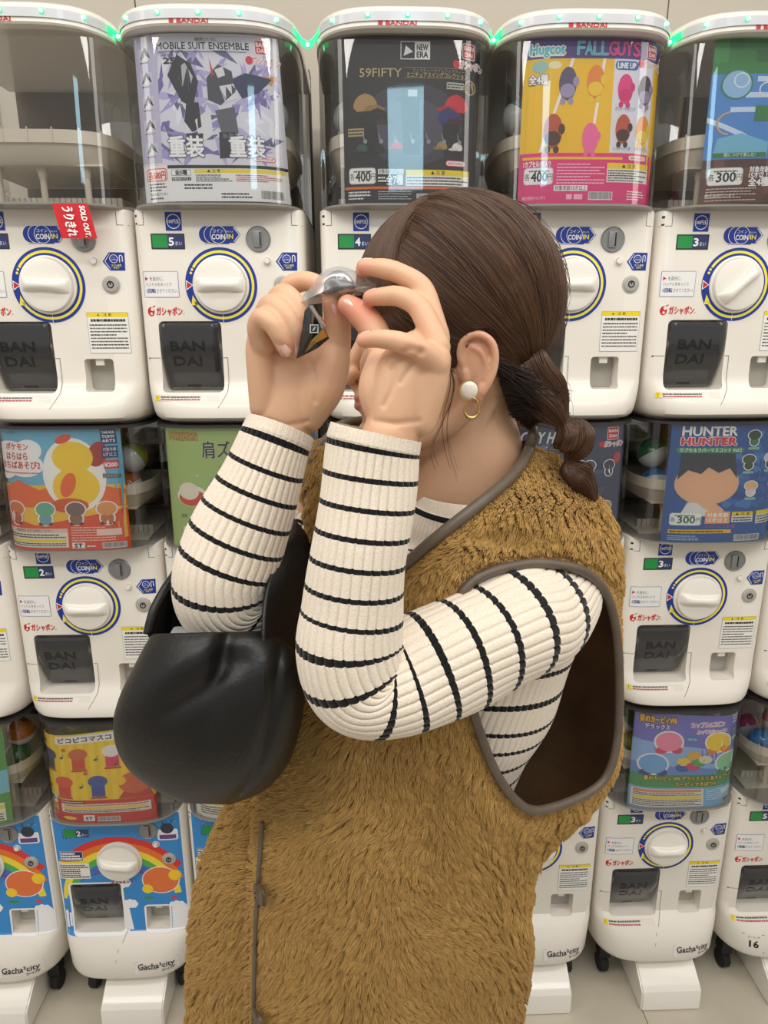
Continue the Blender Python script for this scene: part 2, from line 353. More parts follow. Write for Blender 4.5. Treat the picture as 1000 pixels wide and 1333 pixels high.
def st_coin(parent, T=LEV):
    p = Print(); W = (245, 245, 245)
    p.rect(-.024, .0682, .018, .0722, BLUE, 1)
    for i, cx in enumerate((-.020, -.0105, 0)): p.ell(cx, .0835, .0142, .0147, W, 2+i); p.ell(cx, .0835, .0133, .0138, BLUE, 2.5+i)
    p.poly([(.006, .070), (.027, .070), (.0385, .0835), (.027, .097), (.006, .097)], BLUE, 1.5)
    p.poly([(.0268, .0715), (.0372, .0835), (.0268, .0955), (.0255, .0955), (.0355, .0835), (.0255, .0715)], W, 2)
    p.text('コイン', 0, .0892, .0048, W, 6, .018); p.text('COIN', 0, .0800, .0082, W, 6, .0225, bold=.0003); p.text('IN', .0205, .0805, .0075, YEL, 6, .010, bold=.0003); p.text('枚を入れる', .0198, .0882, .0022, W, 6, .011)
    return p.build('coin_sticker', printm, parent, conf(T), cut=CUTS)
def st_price(parent, T=LEV):
    p = Print(); p.rect(-.0893, .0895, -.0617, .1195, BLUE, 1, .001); p.ell(-.0755, .1045, .0118, None, (245, 245, 245), 2); p.ell(-.0755, .1045, .0106, None, BLUE, 3); p.text('100円玉', -.0755, .1045, .0052, (245, 245, 245), 4, .019, bold=.0002)
    return p.build('price_sticker', printm, parent, conf(T), cut=CUTS)
def st_count(n, parent, T=LEV, green=(30, 150, 70)):
    p = Print(); p.rect(-.1165, .0595, -.0585, .0850, (44, 48, 52), 1, .001); p.rect(-.1142, .0620, -.0880, .0828, green, 2); p.rect(-.0880, .0620, -.0605, .0828, (46, 60, 110), 2)
    p.text(str(n), -.0815, .0722, .0128, (250, 250, 250), 3, .0085, bold=.0006); p.text('まい', -.0690, .0690, .0055, (235, 240, 250), 3, .0115)
    return p.build('count_display', printm, parent, conf(T), cut=CUTS)
def st_instr(parent, T=LEV):
    p = Print(); b = (120, 140, 190); p.frame(-.1365, -.0205, -.0745, .0235, .0009, b, (240, 238, 236), 1, .002)
    p.poly([(-.133, .0145), (-.133, .0075), (-.1275, .011)], RED, 3); k = (60, 70, 110)
    p.text('を自分に、', -.1125, .0108, .0055, k, 3, .024); p.text('ハンドルをゆっくり', -.1095, .0012, .0050, k, 3, .045); p.text('1回転', -.1235, -.0095, .0055, BLUE, 3, .0165, bold=.0002); p.text('させてください。', -.0950, -.0095, .0052, k, 3, .037)
    return p.build('instruction_sticker', printm, parent, conf(T), cut=CUTS)
def st_brand(parent, T=LEV):
    p = Print(); p.ell(-.1270, -.0445, .0062, .0078, RED, 1); p.ell(-.1245, -.0405, .0028, .0030, WHITE, 2); p.line((-.1235, -.0365), (-.119, -.0345), .0016, RED, 3); p.ell(-.1265, -.0480, .0022, None, (250, 230, 225), 2)
    p.text('ガシャポン', -.0945, -.0445, .0105, RED, 2, .046, bold=.0004); p.text('TM', -.0695, -.0485, .002, RED, 2, .0035)
    return p.build('brand_lettering', printm, parent, conf(T), cut=CUTS)
def st_caution(parent, T=LEV):
    p = Print(); p.frame(.0595, -.1165, .1315, -.0455, .0006, (150, 155, 165), (240, 238, 232), 1, .001); p.rect(.060, -.0535, .131, -.0460, (240, 214, 20), 3)
    p.text('▲', .080, -.0498, .0032, (30, 30, 30), 4); p.text('注 意', .096, -.0498, .0040, (30, 30, 30), 4, .014); p.lines(.066, -.0625, .126, -.0560, 1, (30, 30, 30), 4, .65, 3)
    for k in range(8): p.lines(.063, -.069-.0057*k, .128, -.0655-.0057*k, 1, (90, 90, 92) if k % 3 else (40, 40, 42), 4, .62, k)
    return p.build('caution_sticker', printm, parent, conf(T), cut=CUTS)
def st_return(parent, T=LEV):
    p = Print(); W = (245, 245, 245); p.poly([(.0975, .0395), (.109, .0545), (.1350, .0545), (.1340, .0245), (.109, .0245)], BLUE, 1); p.poly([(.1005, .0395), (.110, .0525), (.1108, .0525), (.1020, .0395), (.1108, .0265), (.110, .0265)], W, 2)
    p.ell(.1165, .0440, .0072, .0070, W, 2); p.ell(.1165, .0440, .0062, .0060, BLUE, 3); p.text('コイン', .1165, .0462, .0022, W, 4, .007); p.text('COIN', .1165, .0425, .0030, W, 4, .009)
    p.line((.1262, .038), (.1262, .0475), .0013, W, 3); p.arc(.1285, .0475, .0017, .0030, 0, 180, W, 3, 10); p.line((.1308, .0475), (.1308, .0395), .0013, W, 3)
    p.text('コイン返却', .1200, .0330, .0028, YEL, 3, .0165, bold=.0001); p.text('ボタン', .1200, .0290, .0026, YEL, 3, .0100, bold=.0001)
    return p.build('return_sticker', printm, parent, conf(T), cut=CUTS)
def st_strip(parent, T):
    p = Print(); p.rect(-.131, -.2005, -.014, -.1905, (226, 220, 208), 1); p.rect(-.130, -.2003, -.121, -.1907, (238, 216, 40), 2); p.text('!', -.1265, -.1955, .006, (40, 40, 40), 3)
    p.lines(-.119, -.1955, -.016, -.1915, 1, (80, 80, 80), 2, .6, 5); p.lines(-.119, -.1998, -.016, -.1958, 1, (180, 70, 80), 2, .6, 6)
    return p.build('warning_strip', printm, parent, conf(T), cut=CUTS)
def build_slot(parent):
    bm = bmesh.new(); lathe(bm, [(.0215, -.002), (.0215, .0015), (.0200, .003), (.0192, .0022), (0, .0022)], 40, cx=.0687, cz=.0762); box(bm, .0605, .0745, -.0050, -.0015, .0625, .0900, .0012); return auto_smooth(bm_obj('coin_slot', bm, grey_metal, parent), 40)
def build_slit(parent):
    bm = bmesh.new(); box(bm, .0715, .0735, -.0056, -.004, .0650, .0875); return bm_obj('slot_opening', bm, dark_gap, parent)
def build_button(parent):
    bm = bmesh.new(); lathe(bm, [(.0078, -.001), (.0078, .0012), (.0062, .0014), (.0058, -.0005)], 28, cx=.0827, cz=.0400); cyl(bm, (.0827, 0, .0400), (0, -1, 0), .0050, .0065, 24, bev=.001); return auto_smooth(bm_obj('return_button', bm, plastic2, parent), 40)
def build_lock(parent):
    bm = bmesh.new(); lathe(bm, [(.0155, -.001), (.0150, .0015), (.0125, .002), (.0118, .0035), (.0092, .0038), (0, .0038)], 36, cx=.1078, cz=.0012); return auto_smooth(bm_obj('lock', bm, mat('lock_grey', (190, 186, 180), .35, metal=.3), parent), 40)
def build_lockring(parent):
    bm = bmesh.new(); lathe(bm, [(.0062, .0036), (.0058, .0052), (.0044, .0052), (.0040, .0036)], 24, cx=.1078, cz=.0012); box(bm, .1070, .1086, -.0050, -.0035, .0008, .0065); return bm_obj('key_hole', bm, mat('lock_dark', (60, 58, 56), .4, metal=.6), parent)
def build_recess(parent):  # pale grey lining of the coin return cup, with its little flap
    bm = bmesh.new(); box(bm, .0640, .0790, .006, .012, -.1380, -.1265, .001); return bm_obj('coin_return_flap', bm, plastic2, parent)
def build_cup(parent):
    bm = bmesh.new(); box(bm, .0465, .0975, .0305, .0317, -.1835, -.1265); return bm_obj('coin_return_back', bm, mat('cup_grey', (176, 174, 166), .5), parent)
HF = lambda z: -.030-.013*(.375-z)/.25
def hop_y(x, z, inset=0, a=.1465, n=3.8, yc=.11):
    f = HF(z)+inset; a = a-inset; return yc-(yc-f)*max(0, 1-min(abs(x)/a, 1)**n)**(1/n)
def build_hopper(parent, top):
    rings = []
    for z in np.linspace(.127, top, 7): rings.append([(x, y, z) for x, y in plan(.1465, HF(z), 3.8, .11, .262, 48)])
    V = [p for r in rings for p in r]; return mesh('clear_hopper', V, gridf(7, 50, True), clear, parent, True)
def build_rim(parent):
    rings = [[(x, y, z) for x, y in plan(a, f, 3.8, .11, .28, 48)] for z, f, a in ((.1235, -.036, .1462), (.1250, -.0435, .1480), (.1280, -.0440, .1480), (.1284, -.036, .142))]
    o = loft_rings('hopper_rim', rings, clear_rim, parent); return auto_smooth(o, 35)
def build_tray(parent):
    R = lambda a, f, z, b=.235: [(x, y, z) for x, y in plan(a, f, 3.6, .11, b, 40)]
    rings = [R(.131, -.012, .2440), R(.131, -.012, .2240), R(.127, -.008, .2235), R(.118, .002, .200, .225), R(.112, .010, .194, .22), R(.110, .012, .197, .22), R(.116, .004, .203, .225), R(.125, -.006, .226), R(.129, -.010, .2440)]
    o = loft_rings('capsule_tray', rings+[rings[0]], mat('tray_cream', (226, 216, 198), .5), parent, cap=False)
    bm = bmesh.new(); bm.from_mesh(o.data); box(bm, -.108, .108, .014, .215, .1935, .1965)
    for x in (-.112, -.082, -.04, 0, .04, .082, .112): box(bm, x-.0008, x+.0008, front_tray(x)-.0016, front_tray(x)+.003, .2235, .2475)
    bmesh.ops.recalc_face_normals(bm, faces=bm.faces); bm.to_mesh(o.data); bm.free(); return auto_smooth(o, 35)
def front_tray(x): return .11-(.11+.012)*max(0, 1-min(abs(x)/.131, 1)**3.6)**(1/3.6)
def build_posts(parent, x):
    bm = bmesh.new(); cyl(bm, (x, .03, .129), (0, 0, 1), .0055, .05, 16); cyl(bm, (x, .03, .176), (0, 0, 1), .0060, .019, 16, r2=.010); return auto_smooth(bm_obj('tray_post', bm, mat('tray_post', (206, 194, 174), .5), parent), 40)
def build_deck(parent):    # ribbed drum deck under the tray
    bm = bmesh.new(); box(bm, -.125, .125, .02, .24, .1285, .1340, .001)
    for k in range(24): 
        x = -.115+.01*k; box(bm, x, x+.0085, .055, .060, .134, .150)
    return bm_obj('drum_deck', bm, mat('drum_cream', (205, 198, 184), .5), parent)
def build_lid(parent):
    rings = [[(x, y, z) for x, y in plan(a, f, n, .11, .28, 64)] for z, f, a, n in ((.3805, -.042, .1455, 3.4), (.3805, -.050, .1485, 3.4), (.3830, -.053, .1495, 3.4), (.4040, -.053, .1495, 3.4), (.4090, -.050, .147, 3.4), (.4140, -.040, .142, 3.4), (.4165, -.015, .130, 3.4))]
    return auto_smooth(loft_rings('lid', rings, plastic2, parent), 30)
def build_cap(parent):
    rings = [[(x, y, z) for x, y in plan(a, f, n, .11, .26, 48)] for z, f, a, n in ((.3560, -.028, .1450, 3.8), (.3560, -.033, .1468, 3.8), (.3597, -.033, .1468, 3.8))]
    return auto_smooth(loft_rings('hopper_collar', rings, mat('collar_dark', (52, 50, 50), .4), parent), 30)
def build_casing(parent, z0, z1):
    bm = bmesh.new(); box(bm, -.147, .147, .300, .345, z0, z1, .002); return bm_obj('rear_casing', bm, backm, parent)
def build_foot(parent):
    pr = [(.14, -.2885), (-.005, -.2885), (-.030, -.300), (-.062, -.322), (-.074, -.331), (-.078, -.337), (-.080, -.385), (.14, -.385)]
    bm = bmesh.new(); f = bm.faces.new([bm.verts.new((-.052, y, z)) for y, z in pr]); e = bmesh.ops.extrude_face_region(bm, geom=[f])
    for v in [g for g in e['geom'] if isinstance(g, bmesh.types.BMVert)]: v.co.x = .086
    bmesh.ops.bevel(bm, geom=[e for e in bm.edges if e.calc_length() > .1 or True], offset=.0035, segments=2, affect='EDGES')
    return auto_smooth(bm_obj('foot_stand', bm, plastic2, parent), 35)
def build_caster(parent, x, y):
    bm = bmesh.new(); cyl(bm, (x-.011, y, -.363), (1, 0, 0), .022, .022, 28, bev=.003); return auto_smooth(bm_obj('caster_wheel', bm, dark_rub, parent), 40)
def build_fork(parent, x, y):
    bm = bmesh.new(); box(bm, x-.014, x+.014, y-.016, y+.016, -.340, -.2885, .004); return bm_obj('caster_fork', bm, dark_rub, parent)
def st_city(parent):
    p = Print(); k = (40, 40, 44); p.frame(.0230, -.2620, .1180, -.2340, .0006, (206, 206, 212), (232, 228, 222), 1, .004)
    p.text("Gacha²city", .0700, -.2450, .0120, k, 3, .078, bold=.0003); p.line((.033, -.2525), (.072, -.2525), .0009, k, 3); p.text('コーイング', .096, -.2575, .0045, k, 3, .026, bold=.0003)
    return p.build('shop_label', printm, parent, conf(LEVB))
def st_16(parent):
    p = Print(); k = (30, 30, 32); p.rect(-.111, -.2640, -.061, -.2180, (236, 232, 226), 1, .002); p.rect(-.109, -.2215, -.063, -.2203, k, 2); p.rect(-.109, -.2610, -.063, -.2598, k, 2)
    p.text('コーイング', -.086, -.2262, .0042, (70, 70, 72), 2, .026); p.text('16', -.086, -.2420, .0155, k, 2, .019, bold=.0007); return p.build('number_label', printm, parent, conf(LEVB))
def st_rainbow(parent):    # sky and rainbow panel of the decorated machines; the mascot is a plain orange disc
    p = Print(); SK = (52, 142, 214); T = LEVB
    p.rect(-.140, -.186, .140, .122, (248, 248, 250), 0, .004)
    p.rect(-.137, -.05, .137, .119, SK, 1, .004); p.poly([(-.137, -.192), (-.010, -.192), (-.002, -.060), (-.137, -.045)], SK, 1); p.poly([(.006, -.186), (.100, -.186), (.137, -.150), (.137, -.045), (.0, -.045), (.010, -.160)], SK, 1)
    for i, c in enumerate([(222, 52, 48), (236, 120, 44), (246, 222, 60), (80, 178, 84), (70, 110, 200), (120, 80, 160)]):
        r1 = .165-.0155*i; n = 46
        for k in range(n):
            t0, t1 = [math.pi*q/n for q in (k, k+1)]; g = lambda r, t: (r*.98*math.cos(t)-.003, -.100+r*math.sin(t)*.98)
            q = [g(r1, t0), g(r1, t1), g(r1-.0155, t1), g(r1-.0155, t0)]
            if all(abs(a) < .137 and b > -.10 and b < .118 for a, b in q): p.poly(q, c, 2)
    p.poly([(-.005+.125*math.cos(t), -.118+.088*math.sin(t)) for t in [math.pi*k/24 for k in range(25)]], SK, 2.5)
    for cx, cz, r in ((.025, -.150, .013), (.115, -.128, .014), (.012, -.118, .012), (.0, -.060, .013), (.045, .105, .010)):
        for k in range(8): p.ell(cx+r*.95*math.cos(k*.785), cz+r*.62*math.sin(k*.785), r*.5, None, (250, 250, 252), 3+.01*k, 14)
        p.ell(cx, cz, r, r*.7, (250, 250, 252), 3.2)
    for k in range(60):
        x, z = random.uniform(-.132, .13), random.choice([random.uniform(-.185, -.13), random.uniform(.07, .115)])
        if x < -.01 or x > .01: p.ell(x, z, .0009, None, (190, 226, 250), 2.8, 8)
    p.ell(.0850, -.055, .0415, .036, (250, 250, 250), 4); p.ell(.0850, -.055, .0395, .034, (232, 118, 60), 5); p.ell(.117, -.043, .014, None, (250, 210, 40), 5.5); p.ell(.054, -.078, .012, None, (250, 210, 40), 5.5)
    p.rect(.105, -.107, .116, -.099, (226, 60, 70), 4); p.ell(.055, -.103, .011, .0035, (70, 140, 60), 4)
    p.rect(.088, .050, .132, .078, (240, 240, 246), 4, .004); p.rect(.092, .053, .128, .064, (110, 70, 130), 5); p.ell(.110, .080, .014, .013, (50, 52, 70), 5); p.line((.104, .09), (.098, .103), .0015, (50, 52, 70), 5); p.line((.116, .09), (.124, .103), .0015, (50, 52, 70), 5)
    p.frame(-.1290, .0020, -.0790, .0260, .0008, (240, 240, 250), (44, 42, 92), 4); p.lines(-.127, .004, -.081, .024, 3, (240, 240, 250), 6, .7, 3)
    p.rect(-.135, -.046, -.068, -.004, (238, 236, 226), 4); p.rect(-.135, -.0055, -.068, 0, (242, 220, 60), 5)
    p.lines(-.133, -.044, -.070, -.008, 7, (70, 70, 74), 6, .55, 9); p.text('カプセルトイ', 0, -.0585, .0050, (210, 40, 90), 5, .050, outline=((250, 250, 250), .0008))
    for a, b, w_ in ((-.1175, -.0035, .0035), ): 
        p.rect(a-w_, -.192, b+w_, -.0570, (248, 248, 250), 4.2, .012)
    p.rect(.0415, -.189, .1025, -.1215, (248, 248, 250), 4.2, .009)
    return p
def cut_holes(p, rects):   # drop print faces that would cover the two openings
    pass
# ------------------------------------------------------------------ display cards (0..24 wide, 0..25 high, y up)
K, Wh = (30, 30, 34), (246, 246, 246)
class Card(Print):
    def R(s, x0, y0, x1, y1, c, L=1, r=0): s.rect(x0/100, y0/100, x1/100, y1/100, c, L, r/100)
    def T(s, t, x, y, h, c, L=5, w=None, **k):
        if 'outline' in k and k['outline']: k['outline'] = (k['outline'][0], k['outline'][1]/100)
        if 'bold' in k: k['bold'] /= 100
        s.text(t, x/100, y/100, h/100, c, L, None if w is None else w/100, **k)
    def E(s, x, y, rx, ry, c, L=2, rot=0, n=26): s.ell(x/100, y/100, rx/100, ry/100, c, L, n, rot)
    def Po(s, pts, c, L=2): s.poly([(a/100, b/100) for a, b in pts], c, L)
    def Ln(s, x0, y0, x1, y1, n, c, L=3, fill=.5, seed=0): s.lines(x0/100, y0/100, x1/100, y1/100, n, c, L, fill, seed)
    def price(s, x, y, t, c=K, w=4.3, h=3.4, edge=(210, 210, 214)):
        s.R(x, y, x+w, y+h, edge, 3, .5); s.R(x+.12, y+.12, x+w-.12, y+h-.12, Wh, 3.5, .4); s.T('各', x+.55, y+h*.45, .8, c, 5, .8); s.T(t, x+w*.52, y+h*.47, 1.5, c, 5, w*.55, bold=.05); s.T('円', x+w-.5, y+h*.45, .8, c, 5, .8); s.Ln(x+.8, y+h-.8, x+w-.8, y+h-.35, 1, (90, 90, 90), 5)
    def bandai(s, x, y, sz=2.1, kana=True):
        s.R(x, y, x+sz, y+sz, Wh, 4, .25); s.R(x+.1, y+.1, x+sz-.1, y+sz-.1, (214, 34, 44), 4.5, .2); s.T('BAN', x+sz/2, y+sz*.70, .60, Wh, 6, sz*.74, bold=.03); s.T('DAI', x+sz/2, y+sz*.30, .60, Wh, 6, sz*.62, bold=.03)
        if kana: s.E(x-1.0, y-.9, .6, .6, (214, 34, 60), 5); s.T('ガシャポン', x+1.7, y-.9, .95, (214, 34, 60), 5, 4.4, outline=(Wh, .12))
    def caution(s, x0, y0, x1, y1, n=5, seed=1):
        s.R(x0, y0, x1, y1, (240, 240, 236), 3); s.R(x0, y1-.9, x1, y1, (242, 214, 40), 4); s.T('▲ 注 意', (x0+x1)/2, y1-.47, .5, K, 6, 2.6); s.Ln(x0+.2, y0+.1, x1-.2, y1-1.0, n, (70, 70, 72), 5, .5, seed)
    def bar(s, x0, y0, x1, y1): s.barcode(x0/100, y0/100, x1/100, y1/100, 5)
    def namco(s, x, y): s.R(x, y, x+3.6, y+.9, (226, 50, 90), 4, .4); s.R(x+.1, y+.1, x+3.5, y+.8, Wh, 4.5, .35); s.T('BANDAI NAMCO', x+1.8, y+.45, .42, (226, 50, 90), 6, 2.9)
    def tomy(s, x, y, c=(30, 50, 110)): s.R(x, y, x+2.7, y+3.0, c, 4); [s.T(t, x+1.35, y+2.35-.85*i, .55, Wh, 6, 2.2, bold=.03) for i, t in enumerate(('TAKARA', 'TOMY', 'ARTS'))]
    def blob(s, x, y, sz, c, c2=None, L=5, ear=0):   # plain generic toy figure: head and body ovals, no face
        s.E(x, y, sz*1.12, sz*.98, Wh, L-.4); s.E(x, y-sz*1.15, sz*.82, sz*.92, Wh, L-.4); s.E(x, y-sz*1.15, sz*.66, sz*.76, c2 or c, L); s.E(x, y, sz*.98, sz*.84, c, L+.2)
def card_robot():
    p = Card(); r = random.Random(4); p.R(0, 0, 24, 25, (222, 222, 232), 0)
    for k in range(110):   # crystalline lavender backdrop
        x, y = r.uniform(4, 23.3), r.uniform(6.5, 22.5); a = r.uniform(0, 6.28); l = r.uniform(1, 3.2); w = r.uniform(.25, .8); c, q = math.cos(a), math.sin(a)
        pts = [(x-l*c, y-l*q), (x-w*q, y+w*c), (x+l*c, y+l*q), (x+w*q, y-w*c)]; pts = [(min(23.8, max(.2, a)), min(23, max(5, b))) for a, b in pts]
        p.Po(pts, r.choice([(150, 140, 196), (186, 180, 222), (120, 108, 170), (236, 236, 246), (170, 160, 214), (98, 100, 140)]), 1+k*.004)
    p.R(0, 22.6, 24, 25, (226, 226, 236), 2); p.Po([(0, 25), (3.4, 25), (4.4, 23), (4, 20), (3.6, 6), (0, 6)], (196, 192, 216), 2)
    for i in range(5):
        y = 22.3-3.5*i; p.R(.8, y-1.0, 3.0, y+.8, (214, 210, 226), 2.2); dk = [(90, 86, 100), (48, 50, 70), (70, 70, 80), (40, 40, 46), (60, 110, 90)][i]
        p.Po([(1.0, y-.9), (1.5, y+.3), (2.0, y+.9), (2.6, y), (2.9, y-.8), (2.1, y-.2)], dk, 3); p.Po([(1.6, y-1.0), (1.9, y+.3), (2.3, y-1.0)], (230, 230, 234), 3.2); p.Ln(1.0, y-1.45, 3.1, y-1.15, 1, K, 3)
    D, G, L_ = (44, 44, 56), (96, 98, 108), (226, 226, 230)   # plain angular machine shapes
    for pts, c in (([(5.6, 19), (7.4, 22), (9.6, 20.6), (10.6, 18), (9.4, 14.2), (7.6, 15.2)], D), ([(7.2, 19.8), (8.6, 20.8), (9.8, 18.8), (9.0, 16.6), (7.9, 17.4)], (190, 190, 198)), ([(12, 18.6), (14, 20.6), (16.2, 19.6), (16.6, 16.6), (14, 14.6), (12, 15.4)], (70, 72, 84)),
        ([(16, 18.4), (18.4, 19.4), (22.6, 18.8), (20.4, 16.6), (17.6, 15.6)], (44, 52, 92)), ([(8.4, 15), (10.4, 15), (10.6, 11.4), (9.0, 10.6), (7.8, 12.2)], D), ([(9.6, 12.4), (12.2, 14.2), (12.4, 10.2), (10.2, 8.8)], L_), ([(13.0, 13.8), (16.2, 14.4), (16.6, 10.4), (14.0, 9.6)], G),
        ([(13.4, 10.6), (16.0, 10.6), (16.4, 6.8), (13.2, 6.6)], D), ([(8.0, 10.4), (10.8, 10.4), (10.4, 8.0), (7.8, 7.8)], D), ([(14.0, 17.4), (16.4, 17.8), (16.8, 15.6), (14.8, 15.0)], L_), ([(12.6, 21.6), (13.3, 19.2), (12.9, 18.8)], (200, 60, 70)), ([(13.4, 19.8), (14.8, 20.3), (15.1, 19.0), (13.9, 18.6)], L_), ([(21.0, 19), (23.6, 19.4), (22.4, 17.9)], (220, 150, 50))): p.Po(pts, c, 4)
    p.T('機動戦士ガンダム', 12.3, 24.15, .40, K, 5, 3.6); p.T('MOBILE SUIT ENSEMBLE', 11.7, 23.25, 1.0, K, 5, 15.2, bold=.02); p.R(4.4, 22.35, 18.8, 22.42, K, 5)
    p.T('PART', 5.4, 21.8, .35, K, 5, 1.2); p.T('25', 6.1, 21.1, .85, K, 5, 2.0, bold=.06); p.bandai(20.2, 22.2)
    for x in (7.8, 17.8): p.T('重装', x, 8.3, 2.4, Wh, 8, 5.7, bold=.10, outline=((90, 90, 120), .22))
    p.R(0, 0, 24, 5.6, (238, 238, 240), 3); p.R(4.4, 5.1, 24, 5.6, K, 4); p.R(8.8, 4.4, 24, 5.0, (240, 216, 60), 4); p.T('▲ 注 意', 12, 4.7, .4, K, 6, 2.2)
    p.R(.6, 3.2, 4.3, 5.2, (222, 90, 50), 4, .5); p.R(.75, 3.35, 4.15, 5.05, Wh, 4.5, .4); p.T('各500円', 2.45, 4.1, 1.0, (222, 80, 40), 6, 3.1, bold=.04)
    p.R(5.0, 4.0, 8.2, 4.9, K, 4); p.R(5.06, 4.06, 8.14, 4.84, Wh, 4.5); p.T('全5種', 6.6, 4.45, .55, K, 6, 2.0, bold=.03); p.R(5.0, 3.2, 8.2, 3.75, K, 4); p.T('対象年齢15才以上', 6.6, 3.47, .36, Wh, 6, 3.0)
    p.Ln(9, 3.0, 15, 4.2, 4, K, 4, .5, 1); p.Ln(15.6, 3.0, 23, 4.2, 4, (190, 50, 50), 4, .5, 2); p.Ln(1, 1.6, 4, 3, 3, K, 4, .45, 3); p.Ln(7, 1.8, 11.6, 2.8, 2, K, 4, .5, 4); p.T('株式会社バンダイ', 2.6, 1.2, .35, K, 5, 3.2); p.Ln(1, .3, 4.4, .8, 1, K, 4); p.Ln(13, .4, 18, 1.4, 2, K, 4); p.bar(19.4, .3, 23.2, 1.8); p.namco(18.6, 6.2); return p
def cap_shape(p, x, y, s, c, L=4, flip=1, brim=None):
    pts = [(x-s*flip*math.cos(t)*1.0, y+s*.95*math.sin(t)) for t in [math.pi*k/14 for k in range(15)]]; p.Po(pts, c, L); b = brim or tuple(max(0, v-22) for v in c)
    p.Po([(x+flip*s*.1, y+.10*s), (x+flip*s*1.0, y+.16*s), (x+flip*s*1.75, y-.12*s), (x+flip*s*1.1, y-.34*s), (x-flip*s*.2, y-.22*s)], b, L+.2)
    p.Po([(x-flip*s, y), (x+flip*s*.9, y), (x+flip*s*.5, y-.25*s), (x-flip*s*.7, y-.3*s)], c, L+.1); p.E(x, y+s*.95, s*.09, s*.07, b, L+.4)
def card_caps():
    p = Card(); p.R(0, 0, 24, 25, (34, 33, 38), 0); p.E(12, 12, 9, 6.2, (60, 58, 70), .6); p.E(12, 11.5, 6.4, 4.4, (78, 76, 92), .8)
    p.R(10.0, 21.6, 15.0, 24.2, Wh, 3); p.R(10.12, 21.72, 12.4, 24.08, K, 4); p.Po([(10.5, 22.1), (10.9, 23.6), (12.1, 22.7)], Wh, 5); p.T('NEW', 13.7, 23.35, .85, K, 5, 1.9, bold=.04); p.T('ERA', 13.7, 22.3, .85, K, 5, 1.9, bold=.04)
    p.bandai(20.6, 22.0, 2.3); g = (186, 166, 120)
    p.T('59FIFTY', 6.6, 19.7, 1.25, g, 5, 7.2, bold=.02); p.R(10.6, 20.4, 22, 20.45, g, 4); p.R(10.6, 18.9, 22, 18.95, g, 4); p.T('フィフティーナインフィフティー', 16.6, 20.0, .40, g, 5, 9); p.T('ミニチュアスイングコレクション', 16.4, 19.35, .6, g, 5, 10.6, bold=.02)
    for x, t in ((4.6, 0), (12.0, 2.4), (19.2, 0)): p.Po([(x-1.4, 7.5), (x-1.9, 13+t), (x-.4, 14.4+t), (x+1.2, 13.4+t), (x+1.6, 7.5)], (22, 22, 26), 2)
    cap_shape(p, 3.9, 14.6, 2.1, (176, 140, 92), 4, 1, (150, 116, 74)); cap_shape(p, 6.0, 12.6, 1.9, (28, 28, 32), 4.8, 1, (70, 30, 36)); cap_shape(p, 12.0, 16.0, 1.9, (36, 38, 44), 4, -1); p.R(11.3, 16.2, 12.9, 17.2, (190, 190, 196), 5)
    cap_shape(p, 19.8, 14.6, 2.1, (208, 40, 56), 4, -1); cap_shape(p, 18.4, 12.8, 1.9, (44, 48, 116), 4.8, 1, (60, 20, 30))
    for x, y, c in ((9.4, 8.6, (214, 40, 60)), (13.6, 9.6, (60, 70, 90)), (17.4, 8.6, (170, 140, 90)), (20.2, 8.5, (236, 232, 230)), (3.2, 8.2, (50, 84, 80)), (6.2, 8.0, (36, 40, 44))): cap_shape(p, x, y, 1.0, c, 5, -1)
    for x in (3.8, 6.6, 9.2, 12.2, 15.0, 17.8, 20.6): p.Po([(x-.5, 10.8), (x-.4, 10.8), (x-.1, 9.8), (x-.3, 9.8)], (150, 150, 154), 6); p.E(x, 9.5, .35, .35, (150, 150, 154), 6)
    p.R(18.0, 17.4, 21.0, 18.4, (200, 196, 190), 4); p.Ln(18.1, 17.5, 20.9, 18.3, 2, K, 5); p.E(22.2, 17.9, 1.1, 1.1, g, 4); p.E(22.2, 17.9, .9, .9, (80, 70, 50), 5); p.R(.8, 10.3, 3.6, 11.5, g, 4); p.Ln(.9, 10.4, 3.5, 11.4, 2, K, 5)
    p.price(.8, 3.0, '400', w=4.8, h=2.5); p.R(6.0, 4.5, 10.6, 5.3, Wh, 4); p.T('対象年齢15才以上', 8.3, 4.9, .55, K, 6, 4.3); p.T('全7種', 9.0, 3.6, 1.2, Wh, 6, 3.0, bold=.05); p.Ln(6, 3.2, 7.8, 4.2, 2, Wh, 5)
    p.caution(11.0, 2.7, 22.6, 5.2, 3); p.R(0, 2.2, 24, 2.6, (224, 110, 50), 3); p.Ln(.6, .5, 4.6, 2.0, 3, Wh, 4, .4, 2); p.Ln(6, .5, 12, 2.0, 4, (200, 200, 204), 4, .35, 5); p.bar(13, .1, 17.6, 1.5); p.namco(18.2, 5.8); p.T('株式会社バンダイ', 2.6, 1.3, .4, Wh, 5, 3.6); return p
